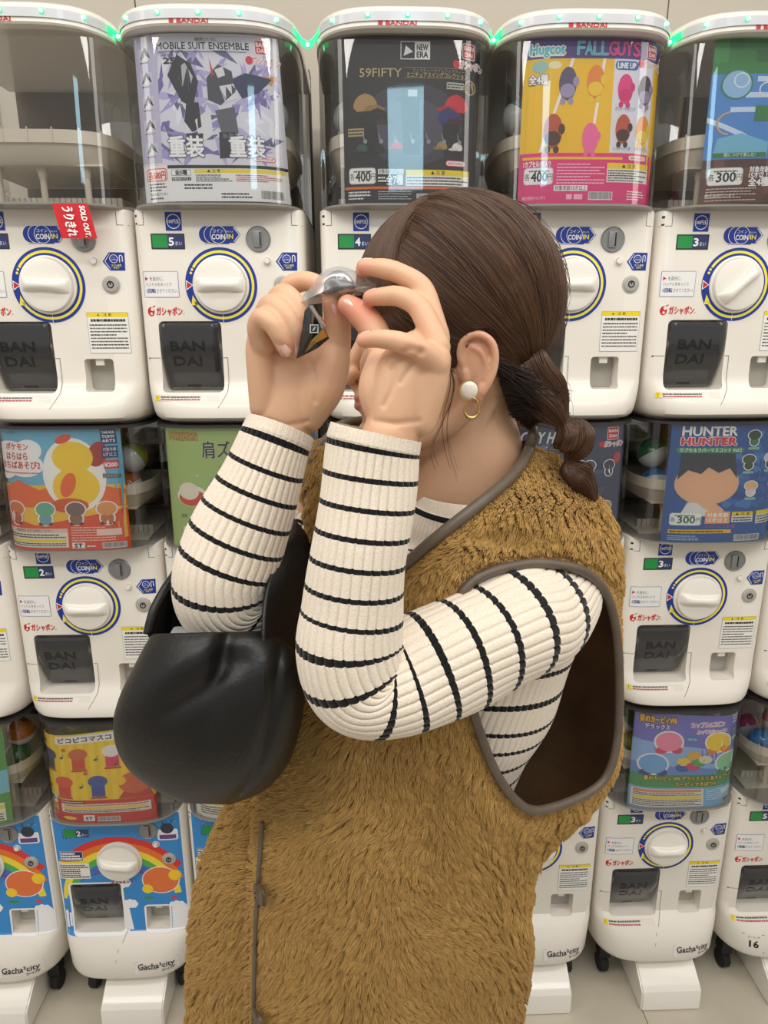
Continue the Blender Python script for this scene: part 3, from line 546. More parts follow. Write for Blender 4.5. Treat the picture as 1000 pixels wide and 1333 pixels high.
def card_jelly():
    p = Card(); Y, Pu, Pk = (240, 196, 30), (84, 62, 140), (224, 56, 128); p.R(0, 0, 24, 25, Y, 0); p.R(0, 22, 24, 25, Pu, 1); p.R(0, 0, 24, 7.9, Pk, 1); p.R(15.0, 8.0, 22.4, 22, (228, 230, 242), 1)
    p.T('Hugcot', 3.7, 23.4, 1.5, (90, 200, 210), 6, 5.6, bold=.07, outline=(Wh, .25)); p.R(1, 22.3, 6.4, 22.5, Wh, 5)
    for i, ch in enumerate('FALL'): p.T(ch, 9.2+1.35*i, 23.5, 2.0, (112, 190, 214), 6, 1.25, bold=.10, outline=((50, 50, 110), .2))
    for i, ch in enumerate('GUYS'): p.T(ch, 14.6+1.4*i, 23.5, 2.0, (230, 70, 150), 6, 1.3, bold=.10, outline=((50, 50, 110), .2))
    p.bandai(20.8, 22.4, 2.0); p.R(15.2, 20.4, 19.3, 21.7, (56, 110, 190), 4, .6); p.T('LINE UP', 17.2, 21.05, .8, Wh, 6, 3.2, bold=.05); p.E(2.6, 20.8, 1.3, .9, (150, 196, 190), 3); p.E(5.0, 21, 1.1, .6, (236, 230, 190), 3); p.T('全4種', 2.4, 18.9, 1.1, Wh, 6, 3.0, bold=.06, outline=(Pu, .15))
    for x0, y0, x1, y1 in ((8.0, 22, 3.2, 8), (13.3, 22, 11.6, 8)):
        p.Po([(x0-.25, y0), (x0+.25, y0), (x1+.25, y1), (x1-.25, y1)], (246, 244, 250), 3)
    def jb(x, y, s, c, b): p.E(x, y, s, s*1.65, c, 5); p.E(x, y-s*.7, s*.85, s*.7, b, 5.4); p.E(x-s*.5, y-s*1.75, s*.3, s*.35, b, 5.3); p.E(x+s*.4, y-s*1.75, s*.3, s*.35, b, 5.3); p.E(x+s*.9, y+s*.2, s*.35, s*.5, b, 5.5)
    for x, y, s, c, b in ((7.3, 18.3, 1.5, (90, 80, 116), (160, 150, 190)), (12.0, 18.6, 1.5, (230, 140, 60), (236, 206, 50)), (5.2, 11.2, 1.6, (190, 84, 50), (80, 44, 40)), (11.6, 10.2, 1.4, (236, 110, 170), (236, 110, 170)),
        (17.2, 17.6, 1.35, (230, 60, 140), (214, 40, 120)), (20.9, 17.6, 1.35, (60, 56, 76), (150, 140, 176)), (17.2, 11.6, 1.35, (196, 86, 50), (70, 40, 40)), (20.9, 11.6, 1.35, (232, 150, 60), (234, 206, 50))): jb(x, y, s, c, b)
    p.T('ボリュートのピンク', 17.4, 14.6, .5, (40, 60, 140), 6, 3.6); p.T('ハト', 20.9, 14.6, .6, (40, 60, 140), 6, 1.0); p.T('レッサーパンダ', 17.2, 8.6, .5, (40, 60, 140), 6, 3.0); p.T('パイナップル', 20.8, 8.6, .5, (40, 60, 140), 6, 2.6)
    p.R(.5, 6.9, 17.4, 7.3, (246, 200, 40), 4); p.namco(18.4, 6.8); p.T('1カプセル1個入り', 2.9, 6.2, .75, Wh, 5, 4.4, bold=.03); p.price(.8, 3.0, '400', w=4.8, h=2.7); p.Ln(6.2, 3.0, 14.4, 6.4, 7, (250, 200, 220), 4, .4, 3); p.caution(14.8, 3.4, 22.6, 6.4, 5)
    p.R(5.8, 2.0, 11.6, 2.9, Wh, 4); p.T('対象年齢15才以上', 8.7, 2.45, .6, K, 6, 5.4); p.bar(11.8, .6, 16.0, 1.9); p.Ln(18.6, .6, 22, 2.2, 4, Wh, 4, .4, 2); p.T('株式会社バンダイ', 2.6, .9, .45, Wh, 5, 3.8); p.R(8.0, .7, 9.0, 1.5, (250, 190, 210), 4); p.R(9.3, .7, 10.8, 1.5, (250, 190, 210), 4); return p
def card_block():
    p = Card(); p.R(0, 0, 24, 25, (78, 140, 208), 0); r = random.Random(8); G = (52, 128, 66)
    for i in range(12):
        for j in range(3): p.R(i*2, 20+j*1.7, i*2+2, 21.8+j*1.7, r.choice([(52, 128, 66), (64, 144, 74), (44, 112, 58)]), 1)
    for i in range(16):
        for j in range(5): p.R(i*1.5, j*1.4, i*1.5+1.5, j*1.4+1.4, r.choice([(96, 58, 46), (112, 70, 54), (84, 50, 42)]), 1)
    p.T('MINECRAFT', 16.6, 23.6, 2.0, (150, 150, 156), 6, 13, bold=.10, outline=((44, 44, 50), .3)); p.T('めじるしアクセサリー', 16.0, 21.2, 1.1, (236, 60, 110), 6, 9.5, bold=.04, outline=(Wh, .2))
    for x, y, w in ((6.5, 18.8, 4), (5, 16.4, 7), (3, 14.2, 5), (13, 17.6, 8), (2, 18, 2)): p.R(x, y, x+w, y+.8, (206, 222, 240), 2)
    p.Po([(0, 13.6), (0, 12.8), (5.6, 10.0), (5.8, 10.8)], (210, 224, 240), 2); p.E(3.6, 18.4, 2.3, 2.3, (60, 130, 90), 3); p.E(3.6, 18.4, 2.05, 2.05, (150, 190, 226), 3.5)
    for x, y in ((4.2, 19.0), (8.0, 17.6), (12.8, 17.2), (17.6, 17.4)): p.arc(x/100, y/100, .0095, .0115, 0, 360, (230, 232, 236), 5, 24)
    p.R(6.6, 12.8, 8.6, 15.2, G, 5); p.R(12.0, 12.6, 13.8, 15.6, (120, 80, 60), 5); p.R(12.1, 11.6, 13.7, 12.8, (40, 110, 140), 5); p.R(17, 12.6, 19, 15.4, (210, 210, 210), 5); p.R(11.6, 10.2, 14.6, 11.4, K, 5); p.Ln(11.8, 10.4, 14.4, 11.2, 2, Wh, 6)
    p.arc(.030, .125, .0150, .0180, 90, 270, (206, 170, 130), 4, 16); p.Po([(1.6, 10.2), (5.0, 11), (9, 9.6), (9, 7.8), (1.2, 7.8)], (120, 186, 214), 3); p.R(1.2, 7.3, 8.8, 8.0, G, 4); p.T('服につけて楽しむ!', 5.0, 7.65, .5, Wh, 6, 4.6); p.Po([(10.4, 10.0), (13.2, 11.6), (16.4, 10), (16.4, 7.6), (13.4, 6.2), (10.4, 7.8)], (150, 170, 190), 3); p.E(12.6, 9.2, .9, .9, G, 5); p.E(14.8, 10, 1.0, .8, (90, 60, 50), 5)
    p.price(.8, 2.9, '300', w=5.0, h=2.8); p.T('対象年齢', 8.2, 5.3, .75, Wh, 5, 3.0, bold=.03); p.T('15才以上', 8.2, 4.4, .75, Wh, 5, 3.0, bold=.03); p.T('全4種', 8.2, 3.3, 1.0, Wh, 5, 3.0, bold=.05); p.caution(11.4, 2.9, 19.6, 5.8, 3)
    p.Ln(.8, .3, 8, 2.6, 5, (214, 196, 190), 4, .35, 3); p.T('株式会社バンダイ', 2.8, 1.3, .45, Wh, 5, 4.2); p.Ln(11, .4, 18, 2.6, 6, (214, 196, 190), 4, .35, 5); return p
def card_autumn():
    p = Card(); O, S = (232, 112, 46), (112, 182, 214); p.R(0, 0, 24, 25, S, 0); p.R(0, 0, 24, 13.6, (240, 196, 60), .5); p.Po([(0, 12), (5, 14.6), (9, 12.6), (15, 14.8), (24, 12.4), (24, 9), (0, 9)], O, 1); p.Po([(0, 8), (8, 5.2), (24, 8.6), (24, 0), (0, 0)], (226, 84, 44), 1.2)
    for x, y, rx, ry in ((3.5, 19.5, 4.2, 3.0), (6.4, 17.6, 3.6, 2.4), (2, 16.8, 3, 2.2), (7.2, 20.6, 2.6, 2.2)): p.E(x, y, rx, ry, Wh, 2+x*.01)
    p.T('ポケモン', 5.0, 21.3, 1.1, (226, 96, 50), 5, 4.6, bold=.05); p.T('はらはら', 4.9, 19.4, 1.2, (210, 66, 44), 5, 4.4, bold=.04); p.T('おちばあそび2', 5.4, 17.6, 1.2, (210, 66, 44), 5, 8.0, bold=.04); p.Ln(1.4, 15.8, 9.4, 16.3, 1, (226, 96, 50), 5); p.T('ポケットモンスター', 2.6, 24.2, .6, (60, 60, 150), 5, 5.0)
    yl = (244, 210, 50)   # plain yellow rounded toy without a face
    p.E(15.4, 15.6, 5.6, 7.6, Wh, 3, .1); p.E(15.3, 19.2, 3.7, 3.2, yl, 4); p.E(15.6, 13.2, 4.2, 4.0, yl, 4.1); p.E(14.2, 13.6, 1.3, 2.6, O, 5, -.3); p.E(14.2, 9.4, 3.4, 1.5, (214, 90, 40), 5); p.E(19.8, 19.8, 1.7, 2.6, (176, 52, 50), 3.4, -.3); p.E(13.8, 22.9, 1.6, .8, (226, 90, 50), 4.4, .4)
    for x, c, c2 in ((4.2, (214, 120, 60), (180, 90, 50)), (9.8, (110, 180, 150), (120, 170, 180)), (15.2, (130, 104, 100), (150, 110, 90)), (20.6, (226, 160, 90), (190, 120, 70))): p.blob(x, 8.6, 1.7, c, c2, 6); p.R(x-1.2, 5.3, x+1.2, 5.9, (110, 40, 30), 6, .2)
    p.tomy(20.6, 21.8); p.R(20.6, 19.0, 23.3, 21.4, (44, 64, 130), 4); p.T('対象年齢', 22, 20.7, .55, Wh, 6, 2.3); p.T('6才以上', 22, 19.7, .65, Wh, 6, 2.3); p.R(20.8, 16.8, 23.3, 18.5, (226, 60, 50), 4, .2); p.T('¥200', 22, 17.6, .85, Wh, 6, 2.2, bold=.05); p.T('Pokémon', 22, 15.4, .7, (240, 200, 60), 6, 2.8, outline=((40, 60, 130), .15))
    p.R(1.4, .6, 13.6, 4.6, (238, 232, 222), 7); p.R(1.4, 3.7, 13.6, 4.6, (230, 206, 190), 7.5); p.T('景品表示 必ずお読みください', 7.5, 4.15, .45, K, 9, 7); p.R(2, 1.7, 13.2, 2.3, (242, 220, 50), 8); p.Ln(2, 2.5, 13.2, 3.5, 2, K, 8, .5, 2); p.Ln(2, .8, 13.2, 1.6, 2, K, 8, .5, 3)
    p.Ln(14.2, 1.8, 22.6, 5, 6, (246, 214, 200), 7, .4, 5); p.R(18.6, 3.0, 22.8, 4.4, (240, 220, 210), 7); p.R(14.2, .4, 16.4, 1.6, Wh, 7); p.T('ST', 15.3, 1.0, .8, K, 9, 1.4, bold=.05); p.bar(19.4, .3, 23.4, 1.5); p.Ln(16.8, .5, 18.8, 1.1, 1, Wh, 7); return p
def card_green():
    p = Card(); p.R(0, 0, 24, 25, (176, 200, 122), 0); p.T('POKéMON', 4.0, 23.2, 1.5, (214, 168, 60), 5, 5.8, bold=.06, outline=((120, 80, 50), .15)); p.T('肩ズンFig.', 14.0, 20.4, 2.6, (50, 50, 50), 5, 12.5, bold=.06, outline=(Wh, .12)); p.T('Pokémon', 14, 16.8, 1.0, (140, 170, 90), 5, 6, bold=.02)
    p.E(5, 11.0, 3.1, 2.2, Wh, 3.5); p.E(5, 10.6, 2.8, 1.7, (216, 76, 50), 4); p.E(4.4, 12.0, 2.1, 1.8, (240, 232, 216), 5); p.E(12, 13, 3.4, 2.4, (130, 156, 206), 4); p.E(19, 10, 2.8, 2.6, (206, 130, 150), 4); p.T('z', 6.4, 15.4, .8, Wh, 5, .7); p.T('別売', 3.0, 6.8, .6, K, 5, 1.2); p.R(4.4, 6.2, 8, 7.4, (80, 150, 170), 4, .4); p.Ln(4.7, 6.4, 7.7, 7.2, 1, Wh, 5, .7)
    p.R(2.6, .6, 22, 4.6, (236, 234, 222), 4); p.R(4.4, 3.8, 21.4, 4.5, (226, 120, 90), 5); p.R(4.4, 1.8, 21.4, 2.4, (240, 220, 60), 5); p.Ln(4.4, .8, 21.4, 1.7, 2, K, 5, .4, 3); p.E(3.4, 3.4, .5, .6, K, 6); return p
def card_night():
    p = Card(); p.R(0, 0, 24, 25, (64, 72, 98), 0); r = random.Random(5)
    for k in range(30): x, y = r.uniform(1, 20), r.uniform(6, 20); p.Po([(x, y), (x+r.uniform(1, 3), y+.1), (x+r.uniform(1, 3), y+r.uniform(.5, 2)), (x, y+r.uniform(.5, 2))], r.choice([(52, 60, 86), (80, 90, 116), (96, 106, 132)]), 1+.01*k)
    p.T('CITY HUNTER', 9.2, 22.4, 2.3, (206, 212, 220), 5, 13.5, bold=.10, shear=.2, outline=((30, 34, 50), .25)); p.bandai(19.6, 21.8, 2.6); p.T('ガシャポンコレクション', 9, 20.2, .7, (190, 200, 214), 5, 8)
    for x, y, c in ((14.5, 16.6, (70, 66, 84)), (16.4, 16.6, (90, 80, 90)), (20.5, 16.6, (60, 62, 84)), (4.4, 15.5, (80, 84, 110)), (9, 15, (110, 80, 80)), (20.4, 8.0, (196, 160, 110)), (15.5, 8.5, (120, 120, 140)), (9.5, 8.5, (90, 100, 130)), (4.4, 8.5, (150, 100, 90))): p.blob(x, y, 1.2, c, (60, 64, 90), 5)
    p.E(22.2, 18.0, .9, 1.1, (206, 60, 76), 5); p.R(1.0, 1.6, 23, 5.0, (236, 234, 226), 4); p.R(1, 3.2, 23, 3.9, (242, 220, 60), 5); p.R(1, 4.3, 23, 5.0, (236, 150, 160), 5); p.Ln(1.4, 1.8, 22.6, 3.0, 3, K, 5, .5, 2); return p
def card_hunter():
    p = Card(); p.R(0, 0, 24, 25, (44, 90, 160), 0); r = random.Random(9)
    for k in range(60): x, y = r.uniform(10, 23), r.uniform(7, 24.5); p.E(x, y, r.uniform(.5, 1.6), r.uniform(.4, 1.2), r.choice([(56, 108, 176), (40, 80, 150), (72, 128, 190)]), .5+.01*k, r.uniform(0, 3), 10)
    p.T('HUNTER', 6.3, 23.5, 1.9, (244, 244, 248), 6, 9.2, bold=.09, outline=((30, 40, 90), .2)); p.T('×', 6.4, 22.2, .8, (250, 230, 240), 7, .9); p.T('HUNTER', 6.3, 21.4, 1.5, (222, 60, 70), 6, 9.2, bold=.09, outline=((244, 220, 226), .25)); p.R(1, 19.0, 12.4, 20.1, (60, 150, 100), 4, .5); p.T('カプセルラバーマスコット Vol.2', 6.7, 19.55, .65, Wh, 6, 10.4, bold=.02)
    p.R(1.8, 13.6, 11.0, 18.9, (58, 60, 70), 2); p.E(6.6, 12.6, 5.4, 4.6, (232, 184, 146), 3); p.Po([(1.6, 13.4), (3.2, 15.4), (5.4, 14.6), (6.6, 16), (8.4, 14.8), (10.2, 15.8), (11.6, 13.6), (11, 18.4), (2, 18.4)], (58, 60, 70), 4); p.Po([(2.4, 5.6), (3.6, 8.6), (8.6, 8.2), (9.6, 5.6)], (224, 226, 226), 3.4); p.E(7.6, 7.6, 2.6, .9, (232, 184, 146), 4.2, -.5)   # plain head and shoulders, no face
    for i, (x, y, c, c2) in enumerate([(14.0, 22.6, (46, 70, 56), (60, 120, 80)), (18.0, 22.6, (214, 214, 226), (70, 70, 100)), (22.2, 22.6, (210, 120, 130), (90, 60, 90)), (13.4, 17.6, (70, 90, 60), (60, 80, 50)), (17.4, 17.8, (216, 210, 226), (60, 56, 76)), (21.6, 17.6, (96, 120, 170), (210, 190, 120)), (14.2, 12.0, (236, 190, 130), (220, 214, 220)), (18.8, 12.2, (226, 226, 230), (190, 60, 60)), (22.6, 12.0, (120, 150, 140), (190, 160, 120))]):
        p.blob(x, y, 1.15, c, c2, 5); p.R(x-1.0, y-3.0, x+1.0, y-2.5, (140, 200, 150), 5.5, .2)
    p.price(1.0, 3.6, '300', (40, 110, 70), 5.2, 2.7); p.R(6.8, 4.0, 11.0, 6.6, (240, 170, 110), 4); p.T('対象年齢', 8.9, 5.8, .75, Wh, 6, 3.6, bold=.03); p.T('15才以上', 8.9, 4.7, .75, Wh, 6, 3.6, bold=.03); p.caution(11.3, 4.3, 15.0, 6.5, 2); p.caution(15.6, 3.8, 23.8, 6.6, 3); p.namco(19.8, 7.1)
    p.R(1.0, 1.9, 11.4, 2.7, (238, 196, 60), 4); p.Ln(1.2, 2.0, 11, 2.6, 1, K, 5, .5); p.Ln(1, .3, 6, 1.5, 3, (190, 214, 240), 4, .4, 1); p.bar(12, .2, 16.6, 1.6); p.Ln(19.4, .6, 23.6, 3.2, 5, (190, 214, 240), 4, .4, 5); p.T('カプセルにつき1個', 9.4, 3.4, .5, (240, 90, 150), 5, 5); return p
def card_flute():
    p = Card(); p.R(0, 0, 24, 25, (246, 218, 56), 0)
    for k in range(12): p.R(1+2*k, 6, 2+2*k, 25, (240, 206, 40), .5)
    p.R(0, 0, 24, 6.4, (208, 44, 44), 1); p.R(5.4, 22.4, 22, 24.6, Wh, 4, .4); p.T('ピコピコマスコットN', 13.6, 23.4, 1.1, (60, 50, 60), 6, 15, bold=.05)
    for x, y, c, c2 in ((3.4, 19.2, (74, 58, 110), (60, 56, 80)), (9.8, 19.4, (206, 110, 70), (214, 80, 60)), (16.4, 19.6, (240, 238, 240), (220, 60, 110)), (21.5, 19.4, (250, 200, 140), (230, 90, 60)), (6.4, 11.6, (226, 84, 70), (214, 60, 50)), (13.2, 11.6, (60, 90, 170), (50, 80, 170))): p.E(x, y, 1.9, 1.6, c, 5); p.R(x-1.3, y-4.2, x+1.3, y-1.2, c2, 5); p.R(x-1.6, y-4.8, x+1.6, y-4.3, (190, 80, 60), 5.5)
    p.E(20.4, 10.6, 3.2, 2.9, (214, 106, 66), 5); p.E(17.4, 11.4, 1.3, 1.2, (246, 206, 50), 5.5); p.Po([(17, 6.5), (18.4, 9), (23, 9), (23.6, 6.5)], (200, 60, 50), 4.6)
    for x, y in ((6.4, 18.6), (13.2, 17.6), (2.4, 13.8), (17, 16), (9.9, 10.2)): p.E(x, y, .4, .3, (40, 110, 90), 6, .4); p.R(x+.3, y, x+.4, y+1.2, (40, 110, 90), 6)
    for x, y in ((2.8, 22.8), (7, 20.8), (3, 9.6), (11, 14)): p.E(x, y, .5, .5, (214, 96, 40), 6, n=6)
    p.price(.6, 4.9, '200', w=4.0, h=2.6); p.R(.7, 2.9, 4.6, 4.6, (242, 216, 60), 3); p.Ln(.9, 3.0, 4.5, 4.5, 3, K, 4, .4); p.R(5.4, 5.6, 10.4, 6.2, K, 4); p.Ln(5.5, 5.7, 10.2, 6.1, 1, Wh, 5); p.R(5.4, 2.8, 23, 5.3, (240, 236, 230), 3); p.R(5.8, 3.9, 22, 4.5, (242, 216, 60), 4); p.Ln(6, 2.9, 22.6, 3.8, 2, K, 4, .5, 3); p.Ln(6, 4.6, 22.6, 5.2, 1, (200, 60, 60), 4)
    p.R(9.8, .5, 12, 2.2, Wh, 4); p.T('ST', 10.9, 1.3, .8, K, 6, 1.4, bold=.05); p.bar(12.6, .4, 17, 1.8); p.E(7, 1.2, 1.4, .5, (240, 220, 60), 4); p.Ln(1, .6, 5, 2.2, 3, (250, 200, 200), 4, .4); return p
def card_round():
    p = Card(); p.R(0, 0, 24, 25, (110, 150, 222), 0); p.R(0, 12, 24, 25, (120, 120, 204), .3); p.Po([(0, 18), (24, 15), (24, 10), (0, 12)], (150, 190, 236), .5); p.R(0, 5.6, 24, 9.0, (72, 158, 96), .6); p.R(0, 0, 24, 5.6, (126, 186, 226), .8)
    p.T('星のカービィWii', 4.8, 23.3, 1.4, (250, 200, 60), 6, 7.6, bold=.07, outline=((110, 70, 40), .22)); p.T('デラックス', 4.6, 21.5, 1.0, (236, 236, 250), 6, 5.2, bold=.05, outline=((60, 70, 160), .2)); p.T('カップル&コビン', 15.6, 22.6, 1.1, (240, 130, 190), 6, 7.6, rot=.08, outline=(Wh, .15)); p.T('ぷってなキュート!', 16.4, 20.8, .9, (240, 130, 190), 6, 6.8, rot=.08, outline=(Wh, .15))
    p.tomy(21.2, 22.2, (110, 120, 190)); p.R(21.2, 19.2, 23.8, 21.4, (80, 90, 190), 4); p.T('対象年齢', 22.5, 20.7, .5, Wh, 6, 2.2); p.T('15才以上', 22.5, 19.8, .5, Wh, 6, 2.2); p.R(21.2, 17.6, 23.8, 18.9, (80, 170, 110), 4); p.T('¥300', 22.5, 18.2, .7, Wh, 6, 2.1, bold=.04)
    for x, y, c, f in ((7.2, 17.8, (244, 150, 180), (222, 60, 100)), (18.0, 17.8, (246, 214, 60), (236, 130, 50)), (4.2, 11.8, (120, 180, 230), (50, 70, 150)), (20.2, 12.0, (150, 214, 170), (60, 140, 110))): p.E(x, y, 3.2, 2.9, Wh, 4); p.E(x, y, 2.8, 2.5, c, 5); p.E(x-1.4, y-2.2, 1.4, .9, f, 4.6, .3); p.E(x+1.6, y-2.0, 1.3, 1.0, f, 4.6, -.3)
    for x, y, c in ((10.4, 12.6, (240, 210, 90)), (12.6, 14.2, (232, 180, 60)), (12.4, 11.4, (220, 60, 110)), (15.0, 13.2, (230, 220, 200)), (10.2, 11, (60, 100, 180)), (13.6, 12.4, (90, 170, 100))): p.E(x, y, 1.5, 1.1, c, 6+x*.02)
    p.E(12, 18.6, 1.3, 1.2, (80, 140, 200), 5); p.T('各種全6種', 12, 18.6, .45, Wh, 7, 2.0); p.T('星のカービィ Wii デラックス とあそんでいる', 12.0, 8.1, .85, (250, 220, 80), 7, 19, bold=.03, outline=((60, 80, 50), .18)); p.T('カービィできぼり!!', 13.0, 6.5, .85, (250, 220, 80), 7, 8.4, bold=.03, outline=((60, 80, 50), .18))
    p.R(.4, .4, 14.6, 5.2, (238, 232, 226), 3); p.R(.8, 4.3, 14.2, 5.0, (230, 150, 110), 4); p.R(.8, 2.5, 14.2, 3.2, (242, 220, 60), 4); p.Ln(.8, 3.3, 14.2, 4.2, 2, K, 4, .45, 1); p.Ln(.8, .6, 14.2, 2.4, 4, K, 4, .45, 2); p.Ln(15.2, 1.8, 23, 5, 6, (226, 240, 250), 4, .35, 5); p.R(18.4, 3.2, 22.8, 4.6, (226, 236, 246), 4); p.bar(18.6, .4, 23, 1.8); return p
def card_plain(c1, c2, c3=(236, 234, 226)):
    p = Card(); p.R(0, 0, 24, 25, c1, 0); p.R(0, 8, 24, 14, c2, 1); p.E(12, 16, 5, 4, c3, 2); p.E(18.5, 12, 2.6, 3.6, c2, 2.4); p.R(1, .8, 23, 5.6, (238, 236, 228), 3); p.R(1, 4.0, 23, 5.0, (242, 220, 60), 4); p.Ln(1.4, 1.0, 22.6, 3.6, 4, K, 4, .5, 3); return p
def put_card(parent, p, quad, c, t):
    q = []
    for (x, y) in quad:    # TL TR BR BL in the photograph -> on the inside of this hopper's front sheet
        Y = -.02
        for _ in range(6):
            w_ = P(x, y, Y); lx, lz = w_[0]-PL(c), w_[2]-ZK-TIER*t; Y = hop_y(max(-.138, min(.138, lx)), lz, .006)
        q.append(np.array([lx, lz]))
    TL, TR, BR, BL = q; zm = .379 if t == 2 else .3565
    for k_ in (TL, TR): k_[1] = min(zm, k_[1])
    for k_ in (BL, BR): k_[1] = max(.1288, k_[1])
    def fn(x, y, off):
        u, v = x/.24, y/.25; a = (BL*(1-u)+BR*u)*(1-v)+(TL*(1-u)+TR*u)*v; a[0] = max(-.139, min(.139, a[0])); return (a[0], hop_y(a[0], a[1], .006)-off*.9, a[1])
    return p.build('display_card', cardm, parent, fn, cut=[.01*k for k in range(1, 24)])
# ------------------------------------------------------------------ assemble machines
CARDS = {(1, 2): (card_robot, [(173, 38), (361, 38), (379, 267), (191, 265)]), (2, 2): (card_caps, [(444, 41), (626, 41), (617, 270), (450, 270)]), (3, 2): (card_jelly, [(684, 44), (861, 47), (844, 272), (673, 272)]), (4, 2): (card_block, [(932, 50), (1112, 50), (1085, 270), (908, 270)]),
 (0, 1): (card_autumn, [(-4, 546), (155, 546), (172, 717), (16, 722)]), (1, 1): (card_green, [(214, 547), (366, 547), (381, 719), (228, 719)]), (2, 1): (lambda: card_plain((110, 160, 206), (60, 90, 150)), [(449, 545), (600, 545), (604, 716), (455, 718)]), (3, 1): (card_night, [(662, 545), (815, 544), (802, 712), (652, 716)]), (4, 1): (card_hunter, [(876, 544), (1032, 544), (1014, 711), (858, 714)]),
 (-1, 0): (lambda: card_plain((86, 160, 70), (130, 200, 220), (240, 210, 60)), [(-142, 946), (3, 946), (19, 1078), (-118, 1078)]), (0, 0): (card_flute, [(52, 940), (196, 940), (207, 1075), (69, 1077)]), (1, 0): (lambda: card_plain((240, 238, 230), (210, 60, 60)), [(243, 940), (385, 940), (396, 1071), (258, 1073)]), (3, 0): (lambda: card_plain((150, 200, 232), (120, 170, 220)), [(652, 930), (790, 930), (774, 1062), (642, 1064)]), (4, 0): (card_round, [(827, 920), (962, 924), (949, 1056), (815, 1058)])}
NAMES = {(0, 2): 'empty hopper and a red sold out tag', (1, 2): 'lavender robot card reading MOBILE SUIT ENSEMBLE', (2, 2): 'dark card of miniature baseball caps', (3, 2): 'yellow and pink card reading FALL GUYS', (4, 2): 'blue and green card of block figures',
 (0, 1): 'orange autumn leaves card', (1, 1): 'pale green card', (2, 1): 'light blue card, mostly behind the woman', (3, 1): 'dark blue card reading CITY HUNTER', (4, 1): 'blue card reading HUNTER HUNTER', (5, 1): 'bare hopper at the right edge of the middle row', (-1, 1): 'bare hopper at the left edge of the middle row',
 (-1, 0): 'green card and rainbow front at the left edge', (0, 0): 'yellow and red mascot card and rainbow front', (1, 0): 'white and red card and rainbow front beside the brown vest', (2, 0): 'standing directly behind the brown vest', (3, 0): 'pale blue card beside the brown vest', (4, 0): 'blue card of coloured round balls', (5, 0): 'pink and blue capsules and a number 16 label'}
COUNTS = {(1, 2): 5, (2, 2): 4, (3, 2): 3, (4, 2): 3, (0, 2): 2, (0, 1): 2, (1, 1): 3, (2, 1): 4, (3, 1): 4, (4, 1): 3, (5, 1): 3, (-1, 1): 3, (0, 0): 2, (4, 0): 3, (5, 0): 5, (3, 0): 3, (2, 0): 3, (1, 0): 2, (-1, 0): 2}
GRIP = {(4, 2): .75, (1, 2): 0, (0, 2): -.05, (3, 2): .0, (4, 1): -.06, (0, 0): -.12, (4, 0): .02}
ROWN = ['bottom', 'middle', 'top']
